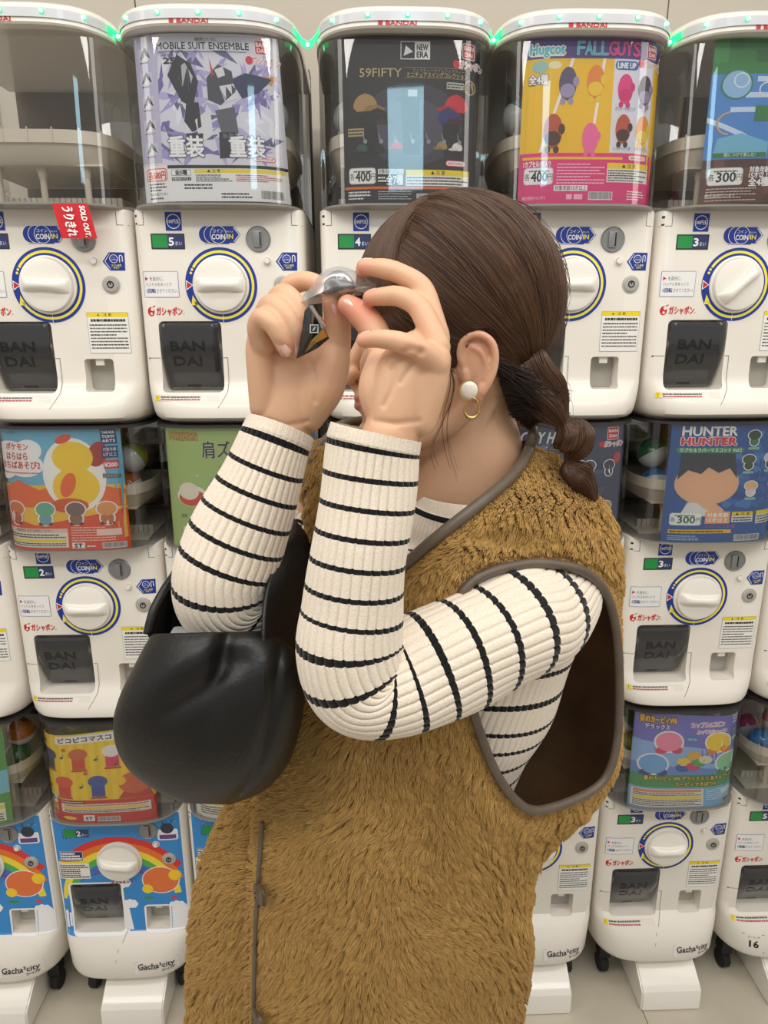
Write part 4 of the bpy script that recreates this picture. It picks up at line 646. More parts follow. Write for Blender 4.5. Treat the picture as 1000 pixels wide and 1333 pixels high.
def machine(c, t):
    base = t == 0; deco = base and c <= 1; T = LEVB if base else LEV; dz = ZK if base else .2435
    root = empty('capsule_machine', (PL(c), 0, 0 if base else ZK+TIER*t-.2435), 'white %s row machine with %s' % (ROWN[t], NAMES[(c, t)]) if c != 2 or t else 'white bottom row machine standing directly behind the brown vest', 'capsule machine', 'capsule machines stacked in three rows along the wall')
    S = shared; B = 'b' if base else 'u'
    S('body'+B, 'body', root, lambda: build_body(T, root)); S('seam'+B, 'panel_seam', root, lambda: seam_mesh(T, root))
    if deco: 
        def bd():
            p = st_rainbow(root); return p.build('rainbow_front', printm, root, conf(LEVB), cut=[.008*k for k in range(-18, 19)], holes=[(-.116, -.005, -.186, -.061), (.046, .098, -.184, -.126)])
        S('deco', 'rainbow_front', root, bd)
    k = S('knob', 'knob', root, lambda: build_knob(root)); ga = GRIP.get((c, t), 0); S('grip%.2f' % ga, 'grip', k, lambda: build_grip(k, ga))
    if not deco: S('ring', 'dial_ring', root, lambda: ring_print(root))
    d = S('door', 'chute_door', root, lambda: build_door(root)); S('emboss', 'raised_letters', d, lambda: build_emboss(d))
    sl = S('slot', 'coin_slot', root, lambda: build_slot(root)); S('slit', 'slot_opening', sl, lambda: build_slit(sl))
    S('button', 'return_button', root, lambda: build_button(root)); lk = S('lock', 'lock', root, lambda: build_lock(root)); S('lockr', 'key_hole', lk, lambda: build_lockring(lk))
    S('flap', 'coin_return_flap', root, lambda: build_recess(root)); S('cup', 'coin_return_back', root, lambda: build_cup(root))
    n = COUNTS[(c, t)]; S('cnt%d' % n, 'count_display', root, lambda: st_count(n, root))
    if not deco:
        S('st1', 'coin_sticker', root, lambda: st_coin(root)); S('st2', 'price_sticker', root, lambda: st_price(root)); S('st3', 'instruction_sticker', root, lambda: st_instr(root)); S('st4', 'brand_lettering', root, lambda: st_brand(root))
        S('st5', 'caution_sticker', root, lambda: st_caution(root)); S('st6', 'return_sticker', root, lambda: st_return(root)); S('st7'+B, 'warning_strip', root, lambda: st_strip(root, T))
    hop_top = .382 if t == 2 else .3600
    S('rim', 'hopper_rim', root, lambda: build_rim(root)); S('hop%d' % (t == 2), 'clear_hopper', root, lambda: build_hopper(root, hop_top)); S('tray', 'capsule_tray', root, lambda: build_tray(root)); S('deck', 'drum_deck', root, lambda: build_deck(root))
    for i, x in enumerate((-.075, .0, .075)): S('post%d' % i, 'tray_post', root, lambda: build_posts(root, x))
    if t == 2:
        S('lid', 'lid', root, lambda: build_lid(root))
        def bl():
            p = Print(); p.text('BANDAI', -.01, .3860, .0060, (196, 30, 44), 1, .048, bold=.0004); p.rect(-.046, .3832, -.039, .3892, (196, 30, 44), 1)
            return p.build('lid_lettering', printm, root, lambda x, z, off: (x, .11-.163*max(0, 1-(abs(x)/.1495)**3.4)**(1/3.4)-.0006-off, z))
        S('lidtext', 'lid_lettering', root, bl)
    else: S('cap', 'hopper_collar', root, lambda: build_cap(root))
    S('casing%d' % t, 'rear_casing', root, lambda: build_casing(root, -.24 if not base else -.33, (.432 if t == 2 else .36)))
    if base:
        ft = S('foot', 'foot_stand', root, lambda: build_foot(root))
        for i, (x, y) in enumerate(((-.105, .035), (.105, .035), (-.105, .24), (.105, .24))):
            w_ = S('caster%d' % i, 'caster', root, lambda: build_caster(root, x, y)); S('fork%d' % i, 'caster_fork', w_, lambda: build_fork(w_, x, y))
        if c == 5: S('lab16', 'number_label', root, lambda: st_16(root))
        else: S('city', 'shop_label', root, lambda: st_city(root))
    if (c, t) in CARDS:
        fn, quad = CARDS[(c, t)]; o = put_card(root, fn(), quad, c, t)
    for ch in root.children: ch.location.z = dz
    return root
for c, t in NAMES: machine(c, t)
# ------------------------------------------------------------------ toy capsules lying in the hoppers
def capsule(c, t, x, y, z, col, label, r=.030, cupcol=(226, 228, 230)):
    root = empty('toy_capsule', (PL(c)+x, y, ZK+TIER*t+z-r), label, 'toy capsule', 'toy capsules in the clear hoppers')
    tilt = Matrix.Rotation(random.uniform(-.9, .9), 4, 'X') @ Matrix.Rotation(random.uniform(-.9, .9), 4, 'Y'); off = Matrix.Translation((0, 0, r))
    for nm, s, cc in (('cap', 1, col), ('cup', -1, cupcol)):
        key = ('caps', nm, cc)
        if key not in M:
            n = 24; prof = [(r*math.cos(a), s*r*math.sin(a)) for a in [math.pi/2*k/9 for k in range(10)]]; V = []
            for q, h in prof[:-1]: V += [(q*math.cos(2*math.pi*k/n), q*math.sin(2*math.pi*k/n), h) for k in range(n)]
            V.append((0, 0, s*r)); f = gridf(9, n, True, s < 0)+[[8*n+k, 8*n+(k+1) % n, 9*n][::s] for k in range(n)]
            m = mat('capsule_%d_%d_%d' % cc, cc, .15, coat=.5, trans=.0, alpha=1); o = mesh(nm, V, f, m, root, True); M[key] = o.data
        else: o = link(bpy.data.objects.new(nm, M[key]), root)
        o.matrix_basis = off @ tilt
Bl, Gn, Cl, Or, Yg, Pk_, Te, Nv = (40, 130, 200), (50, 120, 70), (206, 210, 210), (190, 100, 40), (170, 176, 60), (226, 90, 140), (60, 130, 140), (40, 60, 110)
CN = {Bl: 'bright blue', Gn: 'dark green', Cl: 'frosted clear', Or: 'orange brown', Yg: 'yellow green', Pk_: 'pink', Te: 'teal', Nv: 'navy blue'}
caps = [(1, 2, -.100, .075, Bl, Nv), (1, 2, .104, .075, Cl, Gn), (2, 2, -.098, .085, Gn, Cl), (2, 2, .104, .075, Te, Cl), (3, 2, -.108, .075, Cl, Te), (3, 2, .106, .075, Cl, Gn), (0, 1, .098, .075, Or, Yg), (1, 1, -.098, .085, Te, Or), (3, 1, .102, .075, Nv, Cl), (4, 1, -.094, .075, Bl, Gn), (4, 1, .098, .08, Gn, Nv), (-1, 0, .095, .075, Gn, Or), (0, 0, -.1, .08, Cl, Yg), (0, 0, .1, .08, Yg, Cl), (4, 0, -.098, .075, Yg, Gn), (4, 0, .1, .075, Pk_, Bl), (1, 0, -.1, .08, Cl, Or), (3, 0, .1, .08, Nv, Bl)]
for c, t, x, y, a, b in caps:
    nm = NAMES[(c, t)].split(',')[0].replace(' and rainbow front', ''); s = 'left' if x < 0 else 'right'; xs = x/abs(x)*.080
    capsule(c, t, xs, y-.012, .2267, a, '%s capsule, lower %s, in hopper with %s' % (CN[a], s, nm)); capsule(c, t, xs+math.copysign(.0125, x), y-.006, .2850, b, '%s capsule, upper %s, in hopper with %s' % (CN[b], s, nm))
for k, (x, y, z, a, b) in enumerate([(-.080, .055, .2267, Bl, Pk_), (-.018, .055, .2267, Pk_, Cl), (.044, .055, .2267, Bl, Cl), (-.049, .060, .2785, Pk_, Cl), (.013, .060, .2785, Pk_, Bl), (-.080, .118, .2267, Pk_, Cl)]):
    capsule(5, 0, x, y, z, a, '%s toy capsule, number %s of the pile at the bottom right corner' % (CN[a], ['one, lower left', 'two, lower middle', 'three, lower right', 'four, upper left', 'five, upper right', 'six, at the back'][k]), cupcol=b if b != Cl else (226, 228, 230))
# ------------------------------------------------------------------ sold out tag
p = Print(); p.rect(0, 0, .058, .054, (208, 22, 34), 0); p.text('うりきれ', .021, .026, .0140, Wh, 2, .046, rot=-1.62, bold=.0006); p.text('SOLD OUT.', .046, .026, .0085, Wh, 2, .048, rot=-1.62, bold=.0005)
def fn(x, y, off): return (.041+x+(.054-y)*.26-(.054-y)**2*1.2, -.0475-off-.004*math.sin((.054-y)*50), .0715+y+ (.054-y)*.0)
tg = p.build('sold_out_tag', printm, None, lambda x, y, off: (fn(x, y, off)[0], fn(x, y, off)[1], fn(x, y, off)[2]+ZK+2*TIER), cut=[.008*k for k in range(1, 8)])
tag(tg, 'red tag with white sold out lettering hanging below the empty hopper', 'tag')
# ------------------------------------------------------------------ LED strip along the top lids
strip = []; leds = []
zc = ZK+2*TIER+.3950
def lid_front(x): return .11-.1640*max(0, 1-min(abs(x)/.1500, 1)**3.4)**(1/3.4)
for c in range(0, 5):
    xs = [-.1500*math.cos(t) for t in np.linspace(.22, math.pi-.22, 40)]
    seg = [(PL(c)+x, lid_front(x), zc) for x in xs]
    if strip:
        a, b = np.array(strip[-1]), np.array(seg[0]); d = .012 if c == 2 else .003
        strip += [tuple(a*(1-u)+b*u+np.array([0, 0, -4*d*u*(1-u)])) for u in (.2, .4, .5, .6, .8)]
        leds.append(tuple((a*.5+b*.5+np.array([0, -.002, -d]))))
    strip += seg
    for x in (-.118, -.062, 0, .062, .118): leds.append((PL(c)+x, lid_front(x)-.0016, zc+.002))
led_t = empty('led_strip_light', (PL(0), -.05, zc), 'green light strip running along the lids of the top row', 'light strip', wc=True)
V = []
for i, q in enumerate(strip): V += [(q[0], q[1]-.0012, q[2]-.0062), (q[0], q[1]-.0012, q[2]+.0062)]
mesh('strip', V, gridf(len(strip), 2), mat('led_tape', (208, 210, 216), .3, coat=.5), led_t)
gm = mat('led_green', (120, 255, 190), .4, emit=((150, 255, 205), 7)); gh = mat('led_lens', (60, 220, 140), .3, emit=((20, 235, 120), 1.6))
lm = None
for q in leds:
    if lm is None:
        bm = bmesh.new(); cyl(bm, (0, 0, 0), (0, -1, 0), .0042, .0012, 20); o = bm_obj('led', bm, gh, led_t); bm = bmesh.new(); cyl(bm, (0, -.0012, 0), (0, -1, 0), .0028, .0012, 16); o2 = bm_obj('led_core', bm, gm, o); lm = (o.data, o2.data)
    else: o = link(bpy.data.objects.new('led', lm[0]), led_t); o2 = bpy.data.objects.new('led_core', lm[1]); COL.objects.link(o2); o2.parent = o
    o.location = q
for c in range(4):   # short glowing green links bridging from lid to lid
    i0 = (c+1)*40+c*5-3; seg = strip[i0:i0+11]; V = []
    for q in seg: V += [(q[0], q[1]-.0022, q[2]-.0056), (q[0], q[1]-.0022, q[2]+.0056)]
    mesh('strip_link', V, gridf(len(seg), 2), gh, led_t)
# ================================================================== PERSON
YP = -.56          # plane of the body's axis
def lay_loft(spec, nv=60, nu=64, view=None):
    "spec rows (px, py, Y, half-width px, half-depth m) -> grid of points, arclength, frames"
    ctr = np.array([P(a[0], a[1], a[2]) for a in spec]); r = np.array([[a[3]/ppm(c), a[4]] for a, c in zip(spec, ctr)])
    C = catmull(ctr, nv); R = catmull(r, nv); T = np.gradient(C, axis=0); T /= np.linalg.norm(T, axis=1)[:, None]
    V = C-CAM; V /= np.linalg.norm(V, axis=1)[:, None]; A = np.cross(T, V); A /= np.linalg.norm(A, axis=1)[:, None]; B = np.cross(A, T)
    s = np.r_[0, np.cumsum(np.linalg.norm(np.diff(C, axis=0), axis=1))]; th = np.arange(nu)*2*np.pi/nu
    G = C[:, None]+R[:, 0, None, None]*np.cos(th)[None, :, None]*A[:, None]+R[:, 1, None, None]*np.sin(th)[None, :, None]*B[:, None]
    N = np.cos(th)[None, :, None]*A[:, None]+np.sin(th)[None, :, None]*B[:, None]
    return G, s, N, R, C, A, B
class Soup:
    "closed shells gathered for one voxel-fused skin"
    def __init__(s): s.v = []; s.f = []; s.n = 0
    def add(s, V, F): s.v.append(V); s.f += [[i+s.n for i in q] for q in F]; s.n += len(V)
    def loft(s, G):
        nv, nu = G.shape[:2]; V = np.concatenate([G.reshape(-1, 3), [G[0].mean(0)], [G[-1].mean(0)]]); F = gridf(nv, nu, True)
        F += [[nv*nu, (j+1) % nu, j] for j in range(nu)]+[[nv*nu+1, (nv-1)*nu+j, (nv-1)*nu+(j+1) % nu] for j in range(nu)]; s.add(V, F)
    def chain(s, pts, r, n=16, sub=8):
        "tapered capsule chain through world points"
        pts = np.array(pts, float); r = np.array(r, float); C = catmull(pts, (len(pts)-1)*sub+1); R = catmull(r[:, None], len(C))[:, 0]
        t0, t1 = C[0]-C[1], C[-1]-C[-2]; t0 /= np.linalg.norm(t0); t1 /= np.linalg.norm(t1)
        pre = [(C[0]+t0*R[0]*math.sin(a), R[0]*math.cos(a)) for a in (1.45, 1.1, .7, .35)]; post = [(C[-1]+t1*R[-1]*math.sin(a), R[-1]*math.cos(a)) for a in (.35, .7, 1.1, 1.45)]
        C = np.array([p for p, _ in pre]+list(C)+[p for p, _ in post]); R = np.array([q for _, q in pre]+list(R)+[q for _, q in post])
        T = np.gradient(C, axis=0); T /= np.linalg.norm(T, axis=1)[:, None]; a = np.cross(T[0], CF); a /= np.linalg.norm(a); G = []
        th = np.arange(n)*2*np.pi/n
        for i in range(len(C)):
            a = a-T[i]*np.dot(a, T[i]); a /= np.linalg.norm(a); b = np.cross(T[i], a); G.append(C[i]+R[i]*(np.cos(th)[:, None]*a+np.sin(th)[:, None]*b))
        s.loft(np.array(G))
    def ell(s, c, r, axes=None, n=20):
        c = np.array(c, float); th = np.linspace(.05, math.pi-.05, n); ph = np.arange(2*n)*math.pi/n; ax = np.eye(3) if axes is None else np.array(axes)
        G = np.array([[c+ax.T @ np.array([r[0]*math.sin(t)*math.cos(p), r[1]*math.sin(t)*math.sin(p), r[2]*math.cos(t)]) for p in ph] for t in th]); s.loft(G)
    def fuse(s, name, voxel, m, parent, smooth=3, cond=None):
        me = bpy.data.meshes.new(name); me.from_pydata(np.concatenate(s.v).tolist(), [], s.f); o = bpy.data.objects.new(name, me); COL.objects.link(o)
        bm = bmesh.new(); bm.from_mesh(me); bmesh.ops.recalc_face_normals(bm, faces=bm.faces); bm.to_mesh(me); bm.free()
        md = o.modifiers.new('r', 'REMESH'); md.mode = 'VOXEL'; md.voxel_size = voxel; dg = bpy.context.evaluated_depsgraph_get(); m2 = bpy.data.meshes.new_from_object(o.evaluated_get(dg)); bpy.data.objects.remove(o)
        n = len(m2.vertices); V = np.empty(n*3); m2.vertices.foreach_get('co', V); V = V.reshape(-1, 3); E = np.empty(len(m2.edges)*2, int); m2.edges.foreach_get('vertices', E); E = E.reshape(-1, 2)
        i = np.r_[E[:, 0], E[:, 1]]; j = np.r_[E[:, 1], E[:, 0]]; cnt = np.bincount(i, minlength=n)[:, None]
        for _ in range(smooth):
            for lam in (.55, -.30): 
                L = np.stack([np.bincount(i, V[j, k], n) for k in range(3)], 1)/cnt-V; V = V+lam*L
        m2.vertices.foreach_set('co', V.ravel()); m2.name = name; m2.shade_smooth(); m2.materials.append(m); o = bpy.data.objects.new(name, m2); link(o, parent); return o, V
person = empty('person', P(560, 1333, YP)*np.array([1, 1, 0]), 'woman in striped sweater and brown fur vest holding a small packet up to her face', 'person', wc=True)
skin = mat('skin', (232, 196, 170), .45, sss=.12, vcol=True, bump=(420, .12, .0006))
S_ = Soup(); H = lambda x, y, d=0: P(x, y, YP+d)
# head: horizontal slices front-x, back-x, half width
rows = [(272, 565, 640, .028), (284, 545, 668, .046), (305, 518, 696, .058), (340, 496, 712, .066), (385, 482, 718, .070), (410, 474, 722, .0715), (425, 469, 724, .0725), (442, 472, 718, .0715), (460, 474, 708, .071), (480, 472, 696, .069), (497, 468, 684, .066), (508, 465, 676, .063), (516, 463.5, 672, .0605), (523, 466.5, 670, .058), (531, 465, 668, .056), (541, 471, 664, .053), (552, 472, 655, .049), (564, 472, 645, .045), (576, 476, 628, .040), (586, 484, 606, .034), (594, 500, 580, .024)]
G = []
for y, xa, xb, w_ in rows:
    a, b = H(xa, y), H(xb, y); c = (a+b)/2; hx = (b-a)/2; th = np.arange(64)*2*np.pi/64; k = .62 if y < 480 else .75
    # narrower in front (face) than at the back
    cs, sn = np.cos(th), np.sin(th); wid = w_*np.where(cs < 0, np.abs(sn)**.9, np.abs(sn)**.95)
    G.append(c+cs[:, None]*hx+(np.sign(sn)*wid)[:, None]*np.array([0, 1, 0]))
G = np.array(G); Gi = catmull(G.reshape(len(G), -1), 90).reshape(90, 64, 3); S_.loft(Gi)
# nose, nostrils, lips, chin, brow
S_.chain([H(480, 432), H(473, 450), H(462.5, 468), H(453.5, 482), H(448.5, 489)], [.0095, .0095, .0090, .0086, .0082])
for d in (-.0085, .0085): S_.chain([H(460, 486, d), H(454, 495, d*.8)], [.0072, .0058])
S_.chain([H(458, 497), H(466, 506)], [.0045, .006])
for y, x, r in ((518, 467, .0048), (528, 468, .0055)): S_.chain([H(x+7, y+1, -.021), H(x+1, y, -.011), H(x-.6, y, 0), H(x+1, y, .011), H(x+7, y+1, .021)], [.003, r, r, r, .003])
S_.ell(H(484, 563), (.015, .022, .014)); 
for d in (-1, 1):
    S_.chain([H(482, 424, d*.048), H(473, 420, d*.028), H(475, 425, d*.008)], [.006, .0075, .005]); S_.ell(H(505, 478, d*.040), (.028, .020, .028))
    S_.chain([H(612, 520, d*.055), H(580, 556, d*.050), H(530, 578, d*.034), H(496, 578, d*.018)], [.013, .011, .010, .010])   # jaw line
# ears
def ear(d):
    e = lambda x, y, o=0: H(x, y, d*(.0735+o)); hx = [(607, 484), (599, 466), (601, 447), (612, 437), (627, 436), (640, 446), (645, 463), (643, 482), (636, 499), (628, 511)]
    S_.chain([e(x, y, .002+.008*math.sin(k/9*2.2)) for k, (x, y) in enumerate(hx)], [.003, .0034, .0036, .0038, .0040, .0040, .0038, .0036, .0036, .004], n=12, sub=5)
    S_.chain([e(628, 505, .006), e(621, 517, .004), e(615, 510, .002)], [.0050, .0062, .004]); S_.ell((e(621, 470, -.001)), (.0190, .0085, .0300)); S_.chain([e(606, 484, .004), e(607, 495, .004)], [.0038, .0038])
    S_.chain([e(614, 452, .006), e(626, 458, .007), e(633, 474, .007), e(630, 490, .006), e(620, 500, .004)], [.0022, .0030, .0032, .0030, .0026], n=10, sub=5)
ear(-1); ear(1)
# neck and trunk
G, *_ = lay_loft([(598, 505, YP, 58, .050), (602, 550, YP, 66, .050), (608, 590, YP, 72, .051), (604, 630, YP-.002, 76, .052), (600, 665, YP, 80, .054), (598, 700, YP, 104, .060)], 30, 48); S_.loft(G)
S_.chain([H(640, 520, -.043), H(618, 570, -.043), H(588, 640, -.044), H(574, 668, -.040)], [.008, .007, .007, .006])   # neck tendon

TR = [(600, 690, YP, 105, .06), (596, 740, YP, 150, .085), (590, 820, YP, 150, .10), (570, 920, YP, 128, .098), (545, 1010, YP, 108, .09), (525, 1100, YP, 112, .09), (500, 1220, YP, 125, .10), (480, 1330, YP, 125, .10)]
G, *_ = lay_loft(TR, 40, 40); S_.loft(G)
# arms
NA = [(728, 774, YP-.045), (692, 800, -.655), (640, 818, -.700), (560, 855, -.735), (500, 880, -.752), (462, 882, -.762), (455, 850, -.765), (465, 780, -.762), (478, 690, -.752), (492, 610, -.742), (508, 565, -.735)]
FA = [(425, 660, YP+.01), (405, 700, -.555), (375, 745, -.60), (335, 780, -.640), (300, 785, -.665), (283, 760, -.672), (295, 710, -.672), (325, 640, -.665), (355, 585, -.655), (366, 560, -.652)]
S_.chain([P(*a) for a in NA], [.046, .044, .040, .037, .034, .034, .034, .035, .031, .024, .0225], n=24); S_.chain([P(*a) for a in FA], [.046, .044, .038, .036, .034, .033, .034, .033, .026, .024], n=24)
# near (left) hand
h = P
G, *_ = lay_loft([(512, 575, -.735, 33, .021), (514, 550, -.735, 35, .020), (520, 525, -.733, 40, .020), (528, 500, -.731, 43, .019), (538, 476, -.728, 42, .018), (550, 456, -.725, 34, .016), (558, 443, -.723, 24, .012)], 24, 32); S_.loft(G)
S_.chain([h(502, 545, -.728), h(494, 510, -.722), h(497, 480, -.715), h(500, 462, -.708)], [.015, .0175, .0150, .0115])     # thenar
S_.chain([h(548, 548, -.738), h(561, 505, -.738), h(568, 468, -.738)], [.013, .013, .012])                                   # ulnar edge
fing = {}
fing['n_middle'] = ([h(568, 441, -.722), h(561, 408, -.712), h(549, 375, -.702), h(522, 357, -.694), h(497, 350, -.690), (h(474, 347, -.687))], [.0115, .0098, .0092, .0085, .0078, .0066])
fing['n_ring'] = ([h(569, 452, -.734), h(558, 424, -.728), h(543, 398, -.720), h(520, 386, -.711), h(499, 386, -.704), (h(482, 388, -.698))], [.0110, .0098, .0090, .0083, .0076, .0066])
fing['n_pinky'] = ([h(568, 474, -.742), h(556, 462, -.747), h(540, 452, -.750), h(515, 444, -.747), h(492, 441, -.742), (h(474, 443, -.737))], [.0108, .0098, .0088, .0080, .0072, .0062])
fing['n_index'] = ([h(568, 436, -.708), h(556, 400, -.694), h(538, 368, -.684), h(512, 352, -.678), h(488, 348, -.676), h(472, 352, -.675)], [.0112, .0098, .0090, .0082, .0074, .0064])
fing['n_thumb'] = ([h(500, 470, -.708), h(495, 448, -.700), h(484, 425, -.692), h(468, 408, -.686), h(453, 397, -.683)], [.0135, .0120, .0122, .0112, .0090])
# far (right) hand
G, *_ = lay_loft([(366, 570, -.652, 37, .022), (370, 545, -.652, 36, .021), (380, 515, -.650, 43, .020), (388, 485, -.648, 50, .019), (390, 455, -.646, 49, .018), (386, 430, -.645, 42, .016), (382, 415, -.645, 30, .012)], 24, 32); S_.loft(G)
S_.chain([h(400, 540, -.652), h(418, 505, -.654), h(430, 475, -.654), h(437, 452, -.650)], [.017, .021, .018, .014])
S_.chain([h(345, 530, -.655), h(342, 490, -.658), h(338, 455, -.660), h(342, 432, -.660)], [.014, .014, .0125, .012])
fing['f_thumb'] = ([h(437, 455, -.650), h(440, 432, -.655), h(438, 412, -.660), h(433, 396, -.664)], [.0140, .0120, .0115, .0095])
fing['f_index'] = ([h(372, 418, -.636), h(370, 395, -.632), h(377, 374, -.634), h(396, 366, -.642), h(414, 370, -.650), h(424, 378, -.655)], [.0115, .0102, .0096, .0088, .0080, .0068])
fing['f_middle'] = ([h(360, 424, -.650), h(358, 400, -.652), h(368, 384, -.660), h(382, 393, -.670), h(390, 412, -.674), h(388, 430, -.672)], [.0118, .0106, .0100, .0092, .0084, .0072])
fing['f_ring'] = ([h(349, 430, -.658), h(346, 410, -.664), h(355, 397, -.674), h(371, 410, -.682), h(383, 432, -.684), h(386, 452, -.680)], [.0115, .0104, .0098, .0090, .0082, .0070])
fing['f_pinky'] = ([h(342, 446, -.668), h(336, 428, -.676), h(341, 414, -.684), h(354, 422, -.690), h(366, 442, -.690), h(372, 456, -.688)], [.0108, .0098, .0090, .0082, .0076, .0064])
for p_, r_ in fing.values(): S_.chain(p_, r_, n=16, sub=6)
body, BV = S_.fuse('body', .0016, skin, person, 4)
def crease(px, w=.0022, d=.0016):
    global BV
    q = catmull(np.array([P(*a) for a in px]), 40); near = np.where(np.abs(BV-q.mean(0)).max(1) < .06)[0]
    D = BV[near][:, None]-q[None]; D -= (D@CF)[..., None]*CF; m_ = np.sqrt((D**2).sum(-1)).min(1); dep = (BV[near]-q.mean(0))@CF; BV[near] += CF*(d*np.exp(-(m_/w)**2)*(dep < .018))[:, None]
for cr in ([(503, 468, -.74), (513, 485, -.74), (511, 508, -.74), (500, 530, -.74)], [(512, 478, -.74), (530, 462, -.74), (548, 466, -.74)], [(522, 500, -.74), (536, 478, -.74), (547, 464, -.74)], [(404, 470, -.66), (412, 495, -.66), (412, 525, -.66)], [(352, 455, -.66), (372, 462, -.66), (392, 470, -.66)], [(488, 548, -.75), (515, 552, -.75), (545, 548, -.75)], [(345, 545, -.68), (370, 552, -.68), (398, 546, -.68)]): crease(cr)
body.data.vertices.foreach_set('co', BV.ravel()); body.data.update()
# skin tone variation that belongs to the skin: lips, finger tips and knuckles, ear, cheek; the near thumb's red is painted light
base = s2l((221, 176, 142)); col = np.tile(base, (len(BV), 1))
def dab(pt, r, rgb, amt):
    global col
    d = np.linalg.norm(BV-np.asarray(pt), axis=1); w_ = np.clip(1-d/r, 0, 1); w_ = (w_*w_*(3-2*w_)*amt)[:, None]; col = col*(1-w_)+s2l(rgb)*w_
for k, (p_, r_) in fing.items():
    dab(p_[-1], .020, (226, 146, 122), .6); dab(p_[2], .016, (208, 148, 122), .45); dab(p_[1], .016, (212, 160, 132), .35)
dab(fing['n_thumb'][0][3], .034, (222, 120, 98), .7)  # red light falling on the near thumb, put into the vertex colour
for d in (-1, 1): dab(H(500, 500, d*.05), .045, (216, 148, 122), .35); dab(H(620, 450, d*.08), .04, (206, 140, 114), .6); dab(H(620, 510, d*.08), .03, (210, 142, 118), .5)
dab(H(450, 491), .02, (226, 170, 150), .4)
for x, y, dd in [(469, 518, k*.004) for k in range(-5, 6)]+[(470, 528, k*.004) for k in range(-5, 6)]: dab(H(x-4, y+1, dd), .0075, (178, 84, 88), .75)
a_ = body.data.color_attributes.new('Col', 'FLOAT_COLOR', 'POINT'); a_.data.foreach_set('color', np.c_[col, np.ones(len(col))].ravel())
# eyes, brows, lashes
def ball(name, c, r, m, parent, seg=20):
    bm = bmesh.new(); bmesh.ops.create_uvsphere(bm, u_segments=seg, v_segments=seg//2+2, radius=r); 
    for v in bm.verts: v.co += Vector(c)
    return bm_obj(name, bm, m, parent, True)
for d in (-1, 1):
    c = H(484, 441, d*.031); e = ball('eye', c, .0118, mat('eye_white', (226, 220, 214), .2), person); i_ = ball('iris', c+np.array([-.0068, d*.0012, 0]), .0060, mat('iris_brown', (58, 36, 26), .15), e)
    for nm, y, rr in (('eyelash', 436, .0012), ('eyebrow', 414, .0024)):
        pts = [H(476+abs(k)*6+(0 if nm == 'eyelash' else -4), y-(2.5-abs(k-.5)*2), d*(.031+k*.012)) + np.array([-.004, 0, 0]) for k in np.linspace(-1, 1.4, 9)]; tube(nm, pts, rr, mat('lash_dark', (48, 32, 26), .6), person)
nailm = mat('fingernail', (244, 200, 188), .18, coat=.6)
for k, (p_, r_) in fing.items():
    a, b = p_[-1], p_[-2]; t = (a-b)/np.linalg.norm(a-b); up = np.array([0, 0, 1.]) if k[2:] != 'thumb' else -CF; 
    if k in ('f_ring', 'f_pinky', 'f_middle'): up = -CF
    up = up-t*np.dot(up, t); up /= np.linalg.norm(up); sd = np.cross(t, up); V = []
    for i in range(9):
        for j in range(9):
            u, v = -1+2*i/8, -1+2*j/8; q = math.sqrt(max(0, 1-.3*u*u)); V.append(a+t*(-.001+u*.0054)+sd*(v*.0045*q)+up*(r_[-1]*1.0+.0004-.0032*v*v-.0016*max(0, u)**2-.0006*u))
    mesh('fingernail', V, gridf(9, 9), nailm, person, True)
